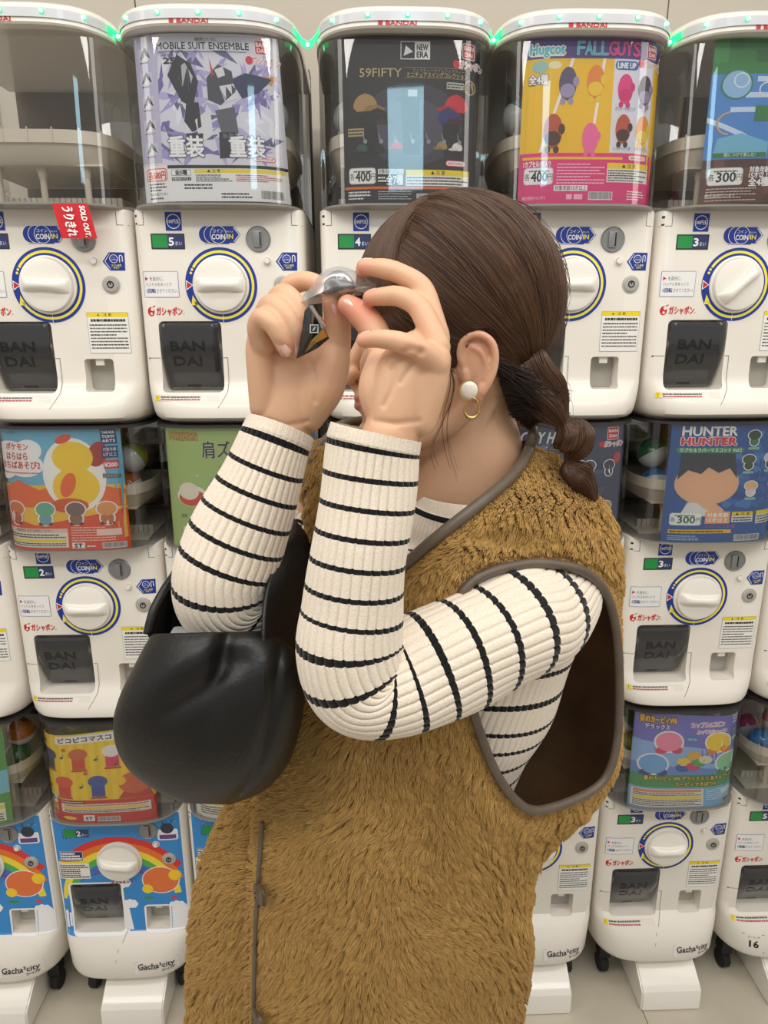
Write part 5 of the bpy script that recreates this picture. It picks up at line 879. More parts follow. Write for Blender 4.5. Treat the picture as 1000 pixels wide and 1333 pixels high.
# ------------------------------------------------------------------ knit sweater
def knit_material():
    m = bpy.data.materials.new('ribbed_knit'); m.use_nodes = True; nt = m.node_tree; b = nt.nodes['Principled BSDF']; b.inputs['Roughness'].default_value = .85; b.inputs['Sheen Weight'].default_value = .25; b.inputs['Specular IOR Level'].default_value = .2
    uv = nt.nodes.new('ShaderNodeUVMap'); sx = nt.nodes.new('ShaderNodeSeparateXYZ'); nt.links.new(uv.outputs[0], sx.inputs[0])   # u = rib number, v = stripe number
    def M_(op, a, b_=None, c=None):
        n = nt.nodes.new('ShaderNodeMath'); n.operation = op
        for i, x in enumerate((a, b_, c)):
            if x is None: continue
            if isinstance(x, (int, float)): n.inputs[i].default_value = x
            else: nt.links.new(x, n.inputs[i])
        return n.outputs[0]
    nz = nt.nodes.new('ShaderNodeTexNoise'); nz.inputs['Scale'].default_value = 2.2; cb = nt.nodes.new('ShaderNodeCombineXYZ'); nt.links.new(M_('MULTIPLY', sx.outputs[0], 1.3), cb.inputs[0]); nt.links.new(cb.outputs[0], nz.inputs['Vector'])
    v = M_('ADD', sx.outputs[1], M_('MULTIPLY', M_('SUBTRACT', nz.outputs[0], .5), .05)); fr = M_('FRACT', v); st = M_('LESS_THAN', fr, .178)
    # saw-tooth of the rib on the stripe edge
    n2 = nt.nodes.new('ShaderNodeTexNoise'); n2.inputs['Scale'].default_value = 700; n2.inputs['Detail'].default_value = 2; tc = nt.nodes.new('ShaderNodeTexCoord'); nt.links.new(tc.outputs['Object'], n2.inputs['Vector'])
    mx = nt.nodes.new('ShaderNodeMix'); mx.data_type = 'RGBA'; mx.inputs[6].default_value = (*s2l((240, 228, 212)), 1); mx.inputs[7].default_value = (*s2l((230, 215, 194)), 1); mr = nt.nodes.new('ShaderNodeMapRange'); mr.inputs[1].default_value = .4; mr.inputs[2].default_value = .66; nt.links.new(n2.outputs[0], mr.inputs[0]); nt.links.new(mr.outputs[0], mx.inputs[0])
    m2 = nt.nodes.new('ShaderNodeMix'); m2.data_type = 'RGBA'; nt.links.new(st, m2.inputs[0]); nt.links.new(mx.outputs[2], m2.inputs[6]); m2.inputs[7].default_value = (*s2l((15, 15, 19)), 1); nt.links.new(m2.outputs[2], b.inputs['Base Color'])
    bp = nt.nodes.new('ShaderNodeBump'); bp.inputs['Strength'].default_value = .5; bp.inputs['Distance'].default_value = .0008; nt.links.new(n2.outputs[0], bp.inputs['Height']); nt.links.new(bp.outputs[0], b.inputs['Normal']); return m
knit = knit_material()
def knit_loft(name, spec, ribs, parent, nv=260, v0=0, v_dir=1, period=.0243, wrinkle=.0022, cuff=None, seed=1, pxper=None):
    nu = ribs*8; G, s, N, R, C, A, B = lay_loft(spec, nv, nu); u = np.arange(nu)/8.0; fr = np.abs((u % 1)-.5)*2   # 1 at groove
    groove = np.clip((fr-.70)/.30, 0, 1)**1.3; dpt = .0019*groove-.0002*np.cos(np.pi*fr)
    r = np.random.default_rng(seed); wr = np.zeros((nv, nu))
    for _ in range(14):
        k1, k2, ph, a = r.uniform(8, 75), r.integers(1, 4), r.uniform(0, 6.28, 2), r.uniform(.2, 1); wr += a*np.sin(s[:, None]*k1+ph[0]+k2*2*np.pi*u[None]/ribs+ph[1])/(1+k1/30)
    off = wrinkle*wr/2.2-dpt[None]*np.ones((nv, 1))
    if cuff is not None:
        c_ = np.clip((s-cuff)/.004, 0, 1) if v_dir > 0 else np.clip((s[-1]-cuff-s)/.004, 0, 1)
        fine = .0007*np.cos(2*np.pi*u*3)[None]; off = off*c_[:, None]+(1-c_[:, None])*(fine+.0010)
    G = G+N*off[..., None]; G = np.concatenate([G, G[:, :1]], 1); U = np.r_[u, ribs]; vv = (s if v_dir > 0 else s[-1]-s)/period+v0
    if pxper:
        q = np.array([ppm(c) for c in C]); pl = np.linalg.norm(np.diff(C, axis=0)-(np.diff(C, axis=0)@CF)[:, None]*CF, axis=1)*q[1:]; vv = v0+np.r_[0, np.cumsum(pl/np.interp(np.arange(1, nv)/nv, *pxper))]
    uv = np.stack([np.tile(U, (nv, 1)), np.tile(vv[:, None], (1, nu+1))], -1).reshape(-1, 2)
    o = mesh(name, G.reshape(-1, 3), gridf(nv, nu+1), knit, parent, True, uv=uv); return o, G
sweater = bpy.data.objects.new('sweater', None)
# trunk of the sweater, seen at the neckline and through the armhole
SW = [(602, 640, YP-.004, 60, .058), (601, 652, YP-.004, 66, .064), (599, 668, YP-.003, 84, .072), (598, 690, YP, 118, .082), (597, 730, YP, 150, .096), (594, 790, YP, 160, .108), (586, 850, YP-.004, 150, .112), (574, 900, YP-.004, 142, .110), (562, 950, YP-.004, 126, .106), (552, 1000, YP, 116, .102), (546, 1060, YP, 116, .10), (542, 1120, YP, 120, .10)]
sweater, _ = knit_loft('sweater', SW, 92, person, 300, v0=.55, cuff=.016, period=.0262, wrinkle=.0026, seed=3)
# far sleeve first, then near sleeve; both run from the cuff to the shoulder
FS = [(366, 556, -.655, 43, .031), (357, 580, -.660, 46, .034), (340, 625, -.664, 52, .038), (322, 670, -.668, 60, .042), (303, 715, -.672, 66, .046), (290, 752, -.674, 64, .048), (294, 782, -.668, 60, .048), (328, 788, -.645, 58, .047), (368, 752, -.605, 58, .047), (400, 705, -.56, 62, .048)]
knit_loft('sleeve', FS, 34, sweater, 320, v0=.50, cuff=.010, seed=5)
NS = [(490, 562, -.742, 58, .034), (484, 590, -.744, 60, .036), (476, 650, -.748, 62, .038), (468, 720, -.753, 64, .041), (461, 790, -.758, 68, .043), (456, 845, -.762, 72, .045), (470, 886, -.760, 72, .046), (512, 886, -.750, 72, .046), (566, 862, -.736, 73, .047), (620, 836, -.716, 75, .048), (672, 812, -.690, 74, .049), (704, 800, -.662, 66, .050), (728, 784, -.620, 52, .048), (742, 768, -.580, 40, .042)]
knit_loft('sleeve', NS, 34, sweater, 420, v0=.50, cuff=.010, seed=8, wrinkle=.0034, pxper=([0, .55, .68, 1], [36.5, 37, 43, 45]))
# ------------------------------------------------------------------ fur vest
VR = [  # left x,y   right x,y   half depth
 (436, 560, 686, 574, .050), (414, 578, 724, 602, .070), (402, 606, 768, 640, .092), (398, 650, 795, 680, .115), (400, 700, 804, 722, .130), (400, 780, 808, 790, .140), (392, 860, 810, 870, .142), (372, 930, 810, 940, .140), (340, 985, 808, 990, .138), (305, 1035, 790, 1030, .135), (284, 1075, 748, 1075, .135), (268, 1115, 706, 1115, .137), (254, 1180, 688, 1175, .142), (246, 1260, 688, 1255, .146), (248, 1340, 674, 1335, .148), (252, 1450, 668, 1445, .150)]
arm_hole = [(690, 731), (640, 741), (600, 765), (590, 820), (604, 880), (614, 920), (630, 968), (648, 1010), (672, 1040), (694, 1053), (730, 1044), (772, 1026), (792, 1002), (803, 960), (805, 900), (804, 850), (798, 800), (784, 764), (762, 743), (730, 733)]
arm_hole = [tuple(q) for q in catmull(np.array([(*a, 0) for a in arm_hole+[arm_hole[0]]]), 160)[:-1, :2]]
neck_v = [(430, 548), (456, 640), (486, 720), (512, 752), (540, 722), (580, 688), (620, 657), (655, 628), (678, 600), (686, 576), (690, 560), (560, 540)]
def inside(poly, x, y):
    x, y = np.asarray(x), np.asarray(y); c = np.zeros(x.shape, bool); n = len(poly)
    for i in range(n):
        x1, y1 = poly[i]; x2, y2 = poly[(i+1) % n]; t = ((y1 > y) != (y2 > y)); xi = (x2-x1)*(y-y1)/((y2-y1) if y2 != y1 else 1e-9)+x1; c ^= t & (x < xi)
    return c
NR, NP = 300, 300
VRi = catmull(np.array(VR, float), NR); phi = np.linspace(-np.pi, np.pi, NP, endpoint=False)
def placket_x(y): return np.interp(y, [900, 960, 1010, 1060, 1130, 1200, 1333, 1500], [404, 378, 352, 342, 337, 333, 331, 330])
def vest_grid(inset=0, nr=NR):
    sn, cs = np.sin(phi), np.cos(phi); mx, my = (VRi[:, 0]+VRi[:, 2])/2, (VRi[:, 1]+VRi[:, 3])/2; hx, hy = (VRi[:, 2]-VRi[:, 0])/2, (VRi[:, 3]-VRi[:, 1])/2
    X = mx[:, None]+hx[:, None]*sn; Yp = my[:, None]+hy[:, None]*sn; D = VRi[:, 4, None]-inset; Z = YP-D*np.sign(cs)*np.abs(cs)**.75
    f = cs > 0; w_ = np.clip(cs, 0, 1)
    # soft folds of the cloth: diagonal from the armhole to the hem, gathers under the arm, left panel under the placket
    fold = .006*np.sin((X-480)/46+(Yp-900)/260)+.007*np.sin((X+.35*Yp)/33+1.3)+.012*np.exp(-((X-(622+.06*(Yp-1050)))/26)**2)*np.clip((Yp-1000)/120, 0, 1)-.010*np.exp(-((X-(560+.03*(Yp-1050)))/24)**2)*np.clip((Yp-980)/120, 0, 1)
    step = .026*np.clip((placket_x(Yp)-X)/9, 0, 1)*np.clip((Yp-960)/60, 0, 1)
    shoulder = -.010*np.exp(-((X-700)/60)**2-((Yp-672)/26)**2)+.008*np.exp(-((X-640)/40)**2-((Yp-700)/18)**2)
    Z = Z+w_*(-fold+step+shoulder)*(1 if inset == 0 else .9)
    G = np.empty(X.shape+(3,))
    d = CF[None, None]+CR*((X-500)/FPX)[..., None]-CU*((Yp-666.5)/FPX)[..., None]; G = CAM+d*((Z-CAM[1])/d[..., 1])[..., None]; return G, X, Yp, Z, cs
VG, VX, VYp, VZ, vcs = vest_grid()
def vest_sheet(name, G, m, hole_grow=0):
    f = gridf(NR, NP, True); fi = np.array(f); cx = VX.ravel()[fi].mean(1); cy = VYp.ravel()[fi].mean(1); front = np.tile(vcs, NR)[fi].mean(1) > -.02
    cx = np.where(np.ptp(VX.ravel()[fi], axis=1) > 100, -1, cx)
    kill = (inside(arm_hole, cx, cy) | inside(neck_v, cx, cy)) & front
    far = inside([(395, 560), (455, 560), (455, 650), (440, 760), (395, 760)], cx, cy) & ~front & (cx > 0)
    return mesh(name, G.reshape(-1, 3), fi[~(kill | far)], m, vest if name != 'vest' else person, True)
furbase = mat('fur_base', (172, 132, 74), .9, noise=(9, .8, (152, 114, 60)), bump=(160, .9, .004))
vest = None; vest = vest_sheet('vest', VG, furbase)
LG = vest_grid(.006)[0]; lining = vest_sheet('lining', LG, mat('lining_suede', (150, 112, 76), .9, noise=(14, .8, (120, 88, 58)), sheen=.3, bump=(120, .3, .002)))
fm = vcs > 0; FX, FY, FZ = VX[:, fm], VYp[:, fm], VG[:, fm]
def on_vest(x, y, out=.003):
    k = np.argmin((FX-x)**2+(FY-y)**2); i, j = np.unravel_index(k, FX.shape); p_ = FZ[i, j]
    # refine sideways within the plane of the sheet
    q = P(x, y, p_[1]); n = q-H(600, y)*[1, 1, 1]; n = n/np.linalg.norm(n); return q+np.array([0, -out, 0])
trim = mat('trim_leather', (104, 92, 80), .42, noise=(40, .5, (84, 74, 64)), bump=(90, .4, .001))
def trim_line(name, pts, r, closed=False, flat=.55, out=.004):
    if closed: pts = pts+[pts[0]]
    q = catmull(np.array([(*a, 0) for a in pts]), 120)[:, :2]; q = q[:-1] if closed else q; W = np.array([on_vest(a, b, out) for a, b in q]); k = np.array([1, 2, 3, 2, 1])/9
    for _ in range(3):
        Wp = np.concatenate([W[-2:], W, W[:2]]) if closed else np.concatenate([W[:1], W[:1], W, W[-1:], W[-1:]]); W = np.stack([np.convolve(Wp[:, c], k, 'valid') for c in range(3)], 1)
    return tube(name, W, r, trim, vest, 12, closed)
trim_line('armhole_trim', arm_hole[::6], .0048, True)
trim_line('collar_trim', [(688, 582), (676, 606), (655, 628), (620, 657), (580, 688), (540, 722), (512, 750), (490, 800)], .0056)
trim_line('armhole_trim', [(430, 566), (412, 590), (402, 625), (402, 665), (408, 705), (410, 745), (402, 800)], .0052)
tube('collar_trim', catmull([on_vest(688, 582, .004), H(694, 566, -.035), H(690, 556, 0), H(672, 552, .045), H(600, 545, .058), H(500, 545, .055), H(450, 552, .035), H(436, 560, -.02)], 40), .0056, trim, vest, 12)
trim_line('placket_trim', [(343, 1062), (339, 1115), (337, 1150), (334, 1200), (332, 1270), (331, 1340), (330, 1420)], .0024, out=.009)
for y, x in ((1147, 343), (1308, 340)):
    c = on_vest(x, y, .017); bm = bmesh.new(); ax = Vector((-.85, -.6, 0)); cyl(bm, Vector(c), ax, .0125, .004, 28, bev=.0012); b_ = auto_smooth(bm_obj('vest_button', bm, mat('button_horn', (112, 92, 70), .35, noise=(120, .8, (60, 46, 34))), vest), 40)
    bm = bmesh.new()
    for dx, dz in ((-.003, -.003), (.003, -.003), (-.003, .003), (.003, .003)): cyl(bm, Vector(c)+ax.normalized()*.0038+Vector((dx, 0, dz)), ax, .0012, .0006, 8)
    o = bm_obj('button_holes', bm, dark_gap, b_)
# ---- strands helper
def strands(name, pts, r0, r1, m, parent, rad=None):
    N, Kp = pts.shape[:2]; hc = bpy.data.hair_curves.new(name); hc.add_curves([Kp]*N); hc.position_data.foreach_set('vector', pts.astype(np.float32).ravel())
    a = hc.attributes.get('radius') or hc.attributes.new('radius', 'FLOAT', 'POINT'); t = np.linspace(0, 1, Kp); rr = (r0*(1-t)+r1*t)[None]*np.ones((N, 1)) if rad is None else rad; a.data.foreach_set('value', rr.astype(np.float32).ravel())
    hc.materials.append(m); o = bpy.data.objects.new(name, hc); link(o, parent); o['kind'] = 'stuff'; return o
def strand_mat(name, c1, c2, rough=.55, spec=.3, sheen=0):
    m = bpy.data.materials.new(name); m.use_nodes = True; nt = m.node_tree; b = nt.nodes['Principled BSDF']; h_ = nt.nodes.new('ShaderNodeHairInfo'); mx = nt.nodes.new('ShaderNodeMix'); mx.data_type = 'RGBA'
    mx.inputs[6].default_value = (*s2l(c1), 1); mx.inputs[7].default_value = (*s2l(c2), 1); nt.links.new(h_.outputs['Random'], mx.inputs[0]); nt.links.new(mx.outputs[2], b.inputs['Base Color']); b.inputs['Roughness'].default_value = rough; b.inputs['Specular IOR Level'].default_value = spec; b.inputs['Sheen Weight'].default_value = sheen; return m
# ---- fur
def make_fur():
    A00, A10, A01 = FZ[:-1, :-1], FZ[1:, :-1], FZ[:-1, 1:]; ar = np.linalg.norm(np.cross(A10-A00, A01-A00), axis=-1); cx, cy = FX[:-1, :-1], FY[:-1, :-1]
    ok = ~(inside(arm_hole, cx, cy) | inside(neck_v, cx, cy)) & (cy < 1375); pr = (ar*ok).ravel(); tot = pr.sum(); N = int(min(420000, tot*1.6e6)); idx = rng.choice(len(pr), N, p=pr/pr.sum()); i, j = np.unravel_index(idx, ar.shape); u, v = rng.random((2, N, 1))
    p0 = A00[i, j]+(A10[i, j]-A00[i, j])*u+(A01[i, j]-A00[i, j])*v; px = cx[i, j]; py = cy[i, j]
    du = A10[i, j]-A00[i, j]; dv = A01[i, j]-A00[i, j]; n = np.cross(du, dv); n /= np.linalg.norm(n, axis=1)[:, None]; n *= np.sign((-(n*CF).sum(1)))[:, None]+(1e-9); n /= np.linalg.norm(n, axis=1)[:, None]
    dn = du/np.linalg.norm(du, axis=1)[:, None]; sd = dv-(dv*dn).sum(1)[:, None]*dn; sd /= np.linalg.norm(sd, axis=1)[:, None]
    # lie of the pile: down the body, fanning out from two ridges; sweeping forward over the shoulder
    ang = .55*np.sin((px-455)/70)*np.clip((py-900)/150, 0, 1)+.30*np.sin(px/31+py/57)+.26*np.sin(py/23-px/41+1)+.5*np.clip((px-540)/60, -1, 1)*np.clip((py-1000)/120, 0, 1)*np.exp(-((px-540)/110)**2)
    sh = np.clip((790-py)/60, 0, 1); ang = ang*(1-.6*sh)-sh*(.9+.25*np.sin(px/60+py/40))*np.clip((px-480)/80, -.4, 1)
    d = dn*np.cos(ang)[:, None]+sd*np.sin(ang)[:, None]
    # tufts: every strand leans to the tip of its tuft
    cell = .0052; q = np.stack([px/1500*1.0, py/1500], 1); ca, sa = np.cos(ang.mean()), 0
    w_ = np.stack([q[:, 0]/cell*1.35+.6*np.sin(q[:, 1]*300), q[:, 1]/cell*.62+.5*np.sin(q[:, 0]*330)], 1); ci = np.floor(w_); hs = lambda a, b, s_: (np.sin(a*127.1+b*311.7+s_*74.7)*43758.5453) % 1
    cc = ci+np.stack([.5+.5*(hs(ci[:, 0], ci[:, 1], 1)-.5), .5+.5*(hs(ci[:, 0], ci[:, 1], 2)-.5)], 1); dl = (cc-w_); L = (.0078+.0040*hs(ci[:, 0], ci[:, 1], 3))*rng.uniform(.75, 1.15, N)
    def pdist(poly):
        q = np.array(poly, float)[::2]; best = np.full(N, 1e9)
        for c_ in q: best = np.minimum(best, (px-c_[0])**2+(py-c_[1])**2)
        return np.sqrt(best)
    nv_ = catmull(np.array([(*a, 0) for a in neck_v[:11]], float), 80)[:, :2]
    L *= np.where(np.abs(px-placket_x(py)) < 6, np.where(py > 1110, .5, 1), 1); L *= np.clip(np.minimum(pdist(arm_hole)-7, pdist(nv_)-6)/16, .28, 1); toc = sd*(dl[:, 0]*cell/1.35)[:, None]+dn*(dl[:, 1]*cell/.62*.5)[:, None]; rdg = (np.exp(-((px-(448+.02*(py-1000)))/30)**2)+np.exp(-((px-(628+.10*(py-1000)))/28)**2))*np.clip((py-930)/60, 0, 1); L = L*(1+.45*rdg); toc *= (1-.55*sh+.25*rdg)[:, None]; tw = (hs(ci[:, 0], ci[:, 1], 4)-.5)[:, None]*sd*.6; lift = (.50+.35*hs(ci[:, 0], ci[:, 1], 5))[:, None]
    t = np.array([0, .3, .65, 1.0]); K_ = len(t); pts = np.empty((N, K_, 3))
    for k, tt in enumerate(t):
        pts[:, k] = p0+L[:, None]*(n*(lift*1.5*tt*(1-.45*tt))+(d+tw)*(tt**1.35)*.85)+toc*(tt**.8)*.95+rng.normal(0, .00025, (N, 3))*tt
    return strands('fur', pts, .00040, .00018, strand_mat('fur_strand', (204, 165, 100), (174, 136, 78), .8, .12, .1), vest)
make_fur()
# ------------------------------------------------------------------ hair
HC = (599, 394); hr = (133, 133); hy = .0845   # centre px, radii px, half width m
hairm = mat('hair_cap', (56, 34, 24), .55, bump=(200, .6, .002)); hs_m = strand_mat('hair_strand', (100, 66, 40), (50, 32, 21), .34, .5)
def head_pt(a, k=1.0):
    "a: unit vectors (x to the back, y away from camera, z up) -> world on the hair shell"
    a = np.asarray(a); c = H(*HC); s_ = ppm(c); up = a[..., 2]; X = a[..., 0]*hr[0]/s_; Z = up*hr[1]/s_; Y = a[..., 1]*hy; return c+k*np.stack([X, Y, Z], -1)
def a_of(x, y, side=-1):
    u, v = (x-HC[0])/hr[0], -(y-HC[1])/hr[1]; r = math.sqrt(u*u+v*v)
    if r > .98: u, v = u/r*.98, v/r*.98
    return np.array([u, side*math.sqrt(max(0, 1-u*u-v*v)), v])
th = np.linspace(0.02, math.pi, 70); ph = np.linspace(0, 2*math.pi, 120, endpoint=False); V = np.array([head_pt([math.sin(t)*math.cos(p), math.sin(t)*math.sin(p), math.cos(t)], .97) for t in th for p in ph]); fc = np.array(gridf(70, 120, True)); ac = np.array([[math.sin(t)*math.cos(p), math.sin(t)*math.sin(p), math.cos(t)] for t in th for p in ph])[fc].mean(1)
sx_ = HC[0]+ac[:, 0]*hr[0]; sy_ = HC[1]-ac[:, 2]*hr[1]; low = np.interp(sx_, [460, 480, 520, 560, 590, 640, 652, 662, 680, 720, 740], [405, 420, 440, 440, 436, 438, 470, 520, 530, 520, 480])
hair = mesh('hair', V, fc[sy_ < low], hairm, person, True)
def slerp(a, b, t):
    d = np.clip((a*b).sum(-1), -1, 1); o = np.arccos(d)[..., None]+1e-6; return (np.sin((1-t)*o)*a+np.sin(t*o)*b)/np.sin(o)
def norm(a): return a/np.linalg.norm(a, axis=-1, keepdims=True)
EAR = H(622, 474, 0)
def keep_off_ear(p):
    p = p.copy(); dx, dz = p[..., 0]-EAR[0], p[..., 2]-EAR[2]; r = np.sqrt((dx/.021)**2+(dz/.036)**2); inn = (r < 1)
    f = np.where(inn, 1/np.maximum(r, .35), 1); p[..., 0] = EAR[0]+dx*f; p[..., 2] = EAR[2]+np.where(inn, np.abs(dz), dz)*f; return p
def scalp(side, N):
    t = rng.random(N)**.9; al = np.radians(168-150*t)  # along the midline from forehead over the crown to the back
    al = np.where(rng.random(N) < .25, np.radians(rng.uniform(150, 186, N)), al)
    A = np.stack([np.cos(al), np.full(N, side*.03)*1.0, np.sin(al)], 1); A[:, 1] += side*np.abs(rng.normal(0, .05, N)); A = norm(A+rng.normal(0, .012, (N, 3)))
    g = np.array([.80, side*.52, -.68]) if side < 0 else np.array([.86, .25, -.66]); Gt = norm(norm(g)[None]+rng.normal(0, .035, (N, 3))+np.stack([0*al, 0*al, .12*(np.cos(al))], 1))
    Kp = 12; pts = np.empty((N, Kp, 3)); ks = .995+rng.random(N)*.022; clump = np.sin(al*60)*.006
    for k, u in enumerate(np.linspace(0, 1, Kp)):
        a = slerp(A, Gt, u); a = norm(a+np.stack([0*al, 0*al, .30*np.sin(np.pi*u)*np.clip(-np.cos(al)-.55, 0, 1)*1.2], 1)); pts[:, k] = keep_off_ear(head_pt(a, (ks+clump*np.sin(np.pi*u)+(.012*np.sin(al*23+3*u)))[:, None]))
    return pts
strands('hair_strands', np.concatenate([scalp(-1, 24000), scalp(1, 7000)]), .00024, .00018, hs_m, hair)
# fringe and side locks
def locks(N, starts, ends, k0=1.02, bulge=.03, jitter=.02, Kp=10):
    A = norm(np.array([a_of(*q) for q in starts])); B = norm(np.array([a_of(*q) for q in ends])); t = rng.random(N)*(len(A)-1); i = t.astype(int); f = (t-i)[:, None]; a = norm(A[i]*(1-f)+A[i+1]*f+rng.normal(0, jitter, (N, 3))); b = norm(B[i]*(1-f)+B[i+1]*f+rng.normal(0, jitter*.7, (N, 3))); kk = (k0+rng.random(N)*.02)[:, None]
    return np.stack([head_pt(slerp(a, b, u), kk+bulge*np.sin(np.pi*u)) for u in np.linspace(0, 1, Kp)], 1)
strands('fringe', locks(4200, [(520, 286), (532, 272), (548, 270)], [(462, 398), (480, 428), (520, 440)], k0=1.0, jitter=.045), .00024, .00018, hs_m, hair)
strands('fringe', locks(1500, [(540, 262, 1), (520, 285, 1), (560, 270, 1)], [(462, 398, 1), (476, 424, 1), (505, 436, 1)]), .00030, .00018, hs_m, hair)
# nape: hair drawn from behind the ear to the braid
Nn = 2600; t = rng.random(Nn)[:, None]; a0 = np.array([H(648, 470, -.076), H(656, 505, -.064), H(668, 540, -.048), H(690, 556, -.02)]); tt = t[:, 0]*3; i = np.minimum(tt.astype(int), 2); f = (tt-i)[:, None]; st_ = a0[i]*(1-f)+a0[i+1]*f; en = H(712, 520, -.045)+rng.normal(0, .008, (Nn, 3)); md_ = (st_+en)/2+np.array([0, -.012, .004])
strands('nape_hair', np.stack([(1-u)**2*st_+2*u*(1-u)*md_+u*u*en for u in np.linspace(0, 1, 8)], 1)+rng.normal(0, .0015, (Nn, 1, 3)), .0003, .0002, strand_mat('nape_strand', (52, 34, 26), (34, 24, 20), .5, .4), hair)
# braid
BA = catmull(np.array([H(676, 452, -.030), H(688, 474, -.045), H(702, 500, -.050), H(716, 526, -.054), H(732, 550, -.056), H(744, 566, -.056), H(750, 582, -.055), H(743, 602, -.054), H(750, 618, -.053), H(762, 634, -.052), H(774, 652, -.050)]), 60)
tb = np.linspace(0, 1, 60); rb = np.interp(tb, [0, .1, .22, .32, .39, .42, .47, .54, .61, .67, .70, .75, .82, .90, 1], [14, 24, 27, 20, 8, 7, 19, 25, 19, 7, 7, 16, 19, 13, 3])/ppm(BA[0])
def braid_strands(N):
    ph = rng.random(N)*2*np.pi; rr = np.sqrt(rng.random(N))*.25+.78; T = np.gradient(BA, axis=0); T = norm(T); A = norm(np.cross(T, CF)); B = np.cross(T, A); pts = np.empty((N, 60, 3))
    for k in range(60):
        a = ph+.5*np.sin(k*.21)+k*.03; q = rb[k]*rr*(1+.16*np.sin(4*ph+k*.10)); pts[:, k] = BA[k]+q[:, None]*(np.cos(a)[:, None]*A[k]+np.sin(a)[:, None]*B[k]*.8)
    return pts[:, ::2]+rng.normal(0, .0006, (N, 1, 3))
braid = tube('braid', BA, rb*.70, hairm, hair, 20); strands('braid_strands', braid_strands(6500), .00034, .00022, hs_m, braid)
fly = []
for k in range(70):
    y = rng.uniform(470, 640); i = int(rng.uniform(5, 58)); c = BA[i]; d = rng.normal(0, 1, 3); d[1] *= .3; d /= np.linalg.norm(d); fly.append([c+d*rb[i]*.8, c+d*(rb[i]+.006)+[0, 0, -.004], c+d*(rb[i]+.010)+[.003, 0, -.014], c+d*(rb[i]+.008)+[.006, 0, -.024]])
for k in range(60):
    al = rng.uniform(-.6, 1.3); a = norm(np.array([math.cos(al), -.15, math.sin(al)])); b = norm(np.array([math.cos(al-.35), -.25, math.sin(al-.35)])); fly.append([head_pt(a, 1.0), head_pt(norm(a*.7+b*.3), 1.04), head_pt(norm(a*.3+b*.7), 1.06), head_pt(b, 1.03)])
for k in range(9):
    q = [(581, 466), (591, 505), (574, 553), (562, 582), (569, 608)] if k % 2 else [(582, 468), (590, 500), (581, 545), (584, 580), (594, 612)]; dx, dy = rng.normal(0, 1.6, 2)
    fly.append([H(x+dx*(.5+i_*.4), y+dy*i_, -.084+i_*.004) for i_, (x, y) in enumerate(q)])
fly = np.array([catmull(f_, 10) for f_ in fly]); strands('loose_hair', fly, .00022, .00010, hs_m, hair)
# ------------------------------------------------------------------ earring
gold = mat('gold', (222, 186, 120), .16, metal=1); pearl = mat('pearl', (238, 230, 218), .22, coat=.7, noise=(60, .5, (214, 204, 190)))
c = H(611, 508, -.094); bm = bmesh.new(); cyl(bm, Vector(c), (0, 1, 0), .0092, .0028, 36, bev=.001); er = auto_smooth(bm_obj('earring', bm, gold, person), 40)
bm = bmesh.new(); bmesh.ops.create_uvsphere(bm, u_segments=32, v_segments=16, radius=1)
for v in bm.verts: v.co = Vector((c[0]+v.co.x*.0080, c[1]-.0004+v.co.y*.0032, c[2]+v.co.z*.0082))
bm_obj('pearl_disc', bm, pearl, er, True)
t = np.linspace(0, 2*math.pi, 60, endpoint=False); hc_ = H(614.5, 531, -.095)
tube('hoop', [hc_+np.array([.0068*math.sin(q)*(1-.14*math.cos(q)), 0, .0092*math.cos(q)]) for q in t], [.0008+.0010*max(0, -math.cos(q)) for q in t], gold, er, 12, True)
# ------------------------------------------------------------------ trousers and shoes below the vest (they carry her to the floor)
bx, bz = P(560, 1333, YP)[0], 0
for s in (-1, 1):
    x = bx-.075+s*.070; G = []
    for z, r in ((.78, .070), (.60, .068), (.46, .066), (.30, .060), (.10, .052)): G.append([(x+r*math.cos(a), YP+.01+r*math.sin(a), z) for a in np.arange(28)*2*math.pi/28])
    loft_rings('trouser_leg', G, mat('trousers_dark', (48, 46, 50), .85), person)
    G = []
    for z, a_, b_, o_ in ((.0, .045, .118, -.035), (.012, .047, .120, -.035), (.04, .044, .105, -.028), (.07, .040, .065, .0), (.11, .043, .048, .008)): G.append([(x+a_*math.cos(q), YP+.01+o_+b_*math.sin(q), z) for q in np.arange(28)*2*math.pi/28])
    loft_rings('shoe', G, mat('shoe_black', (30, 30, 32), .4), person)
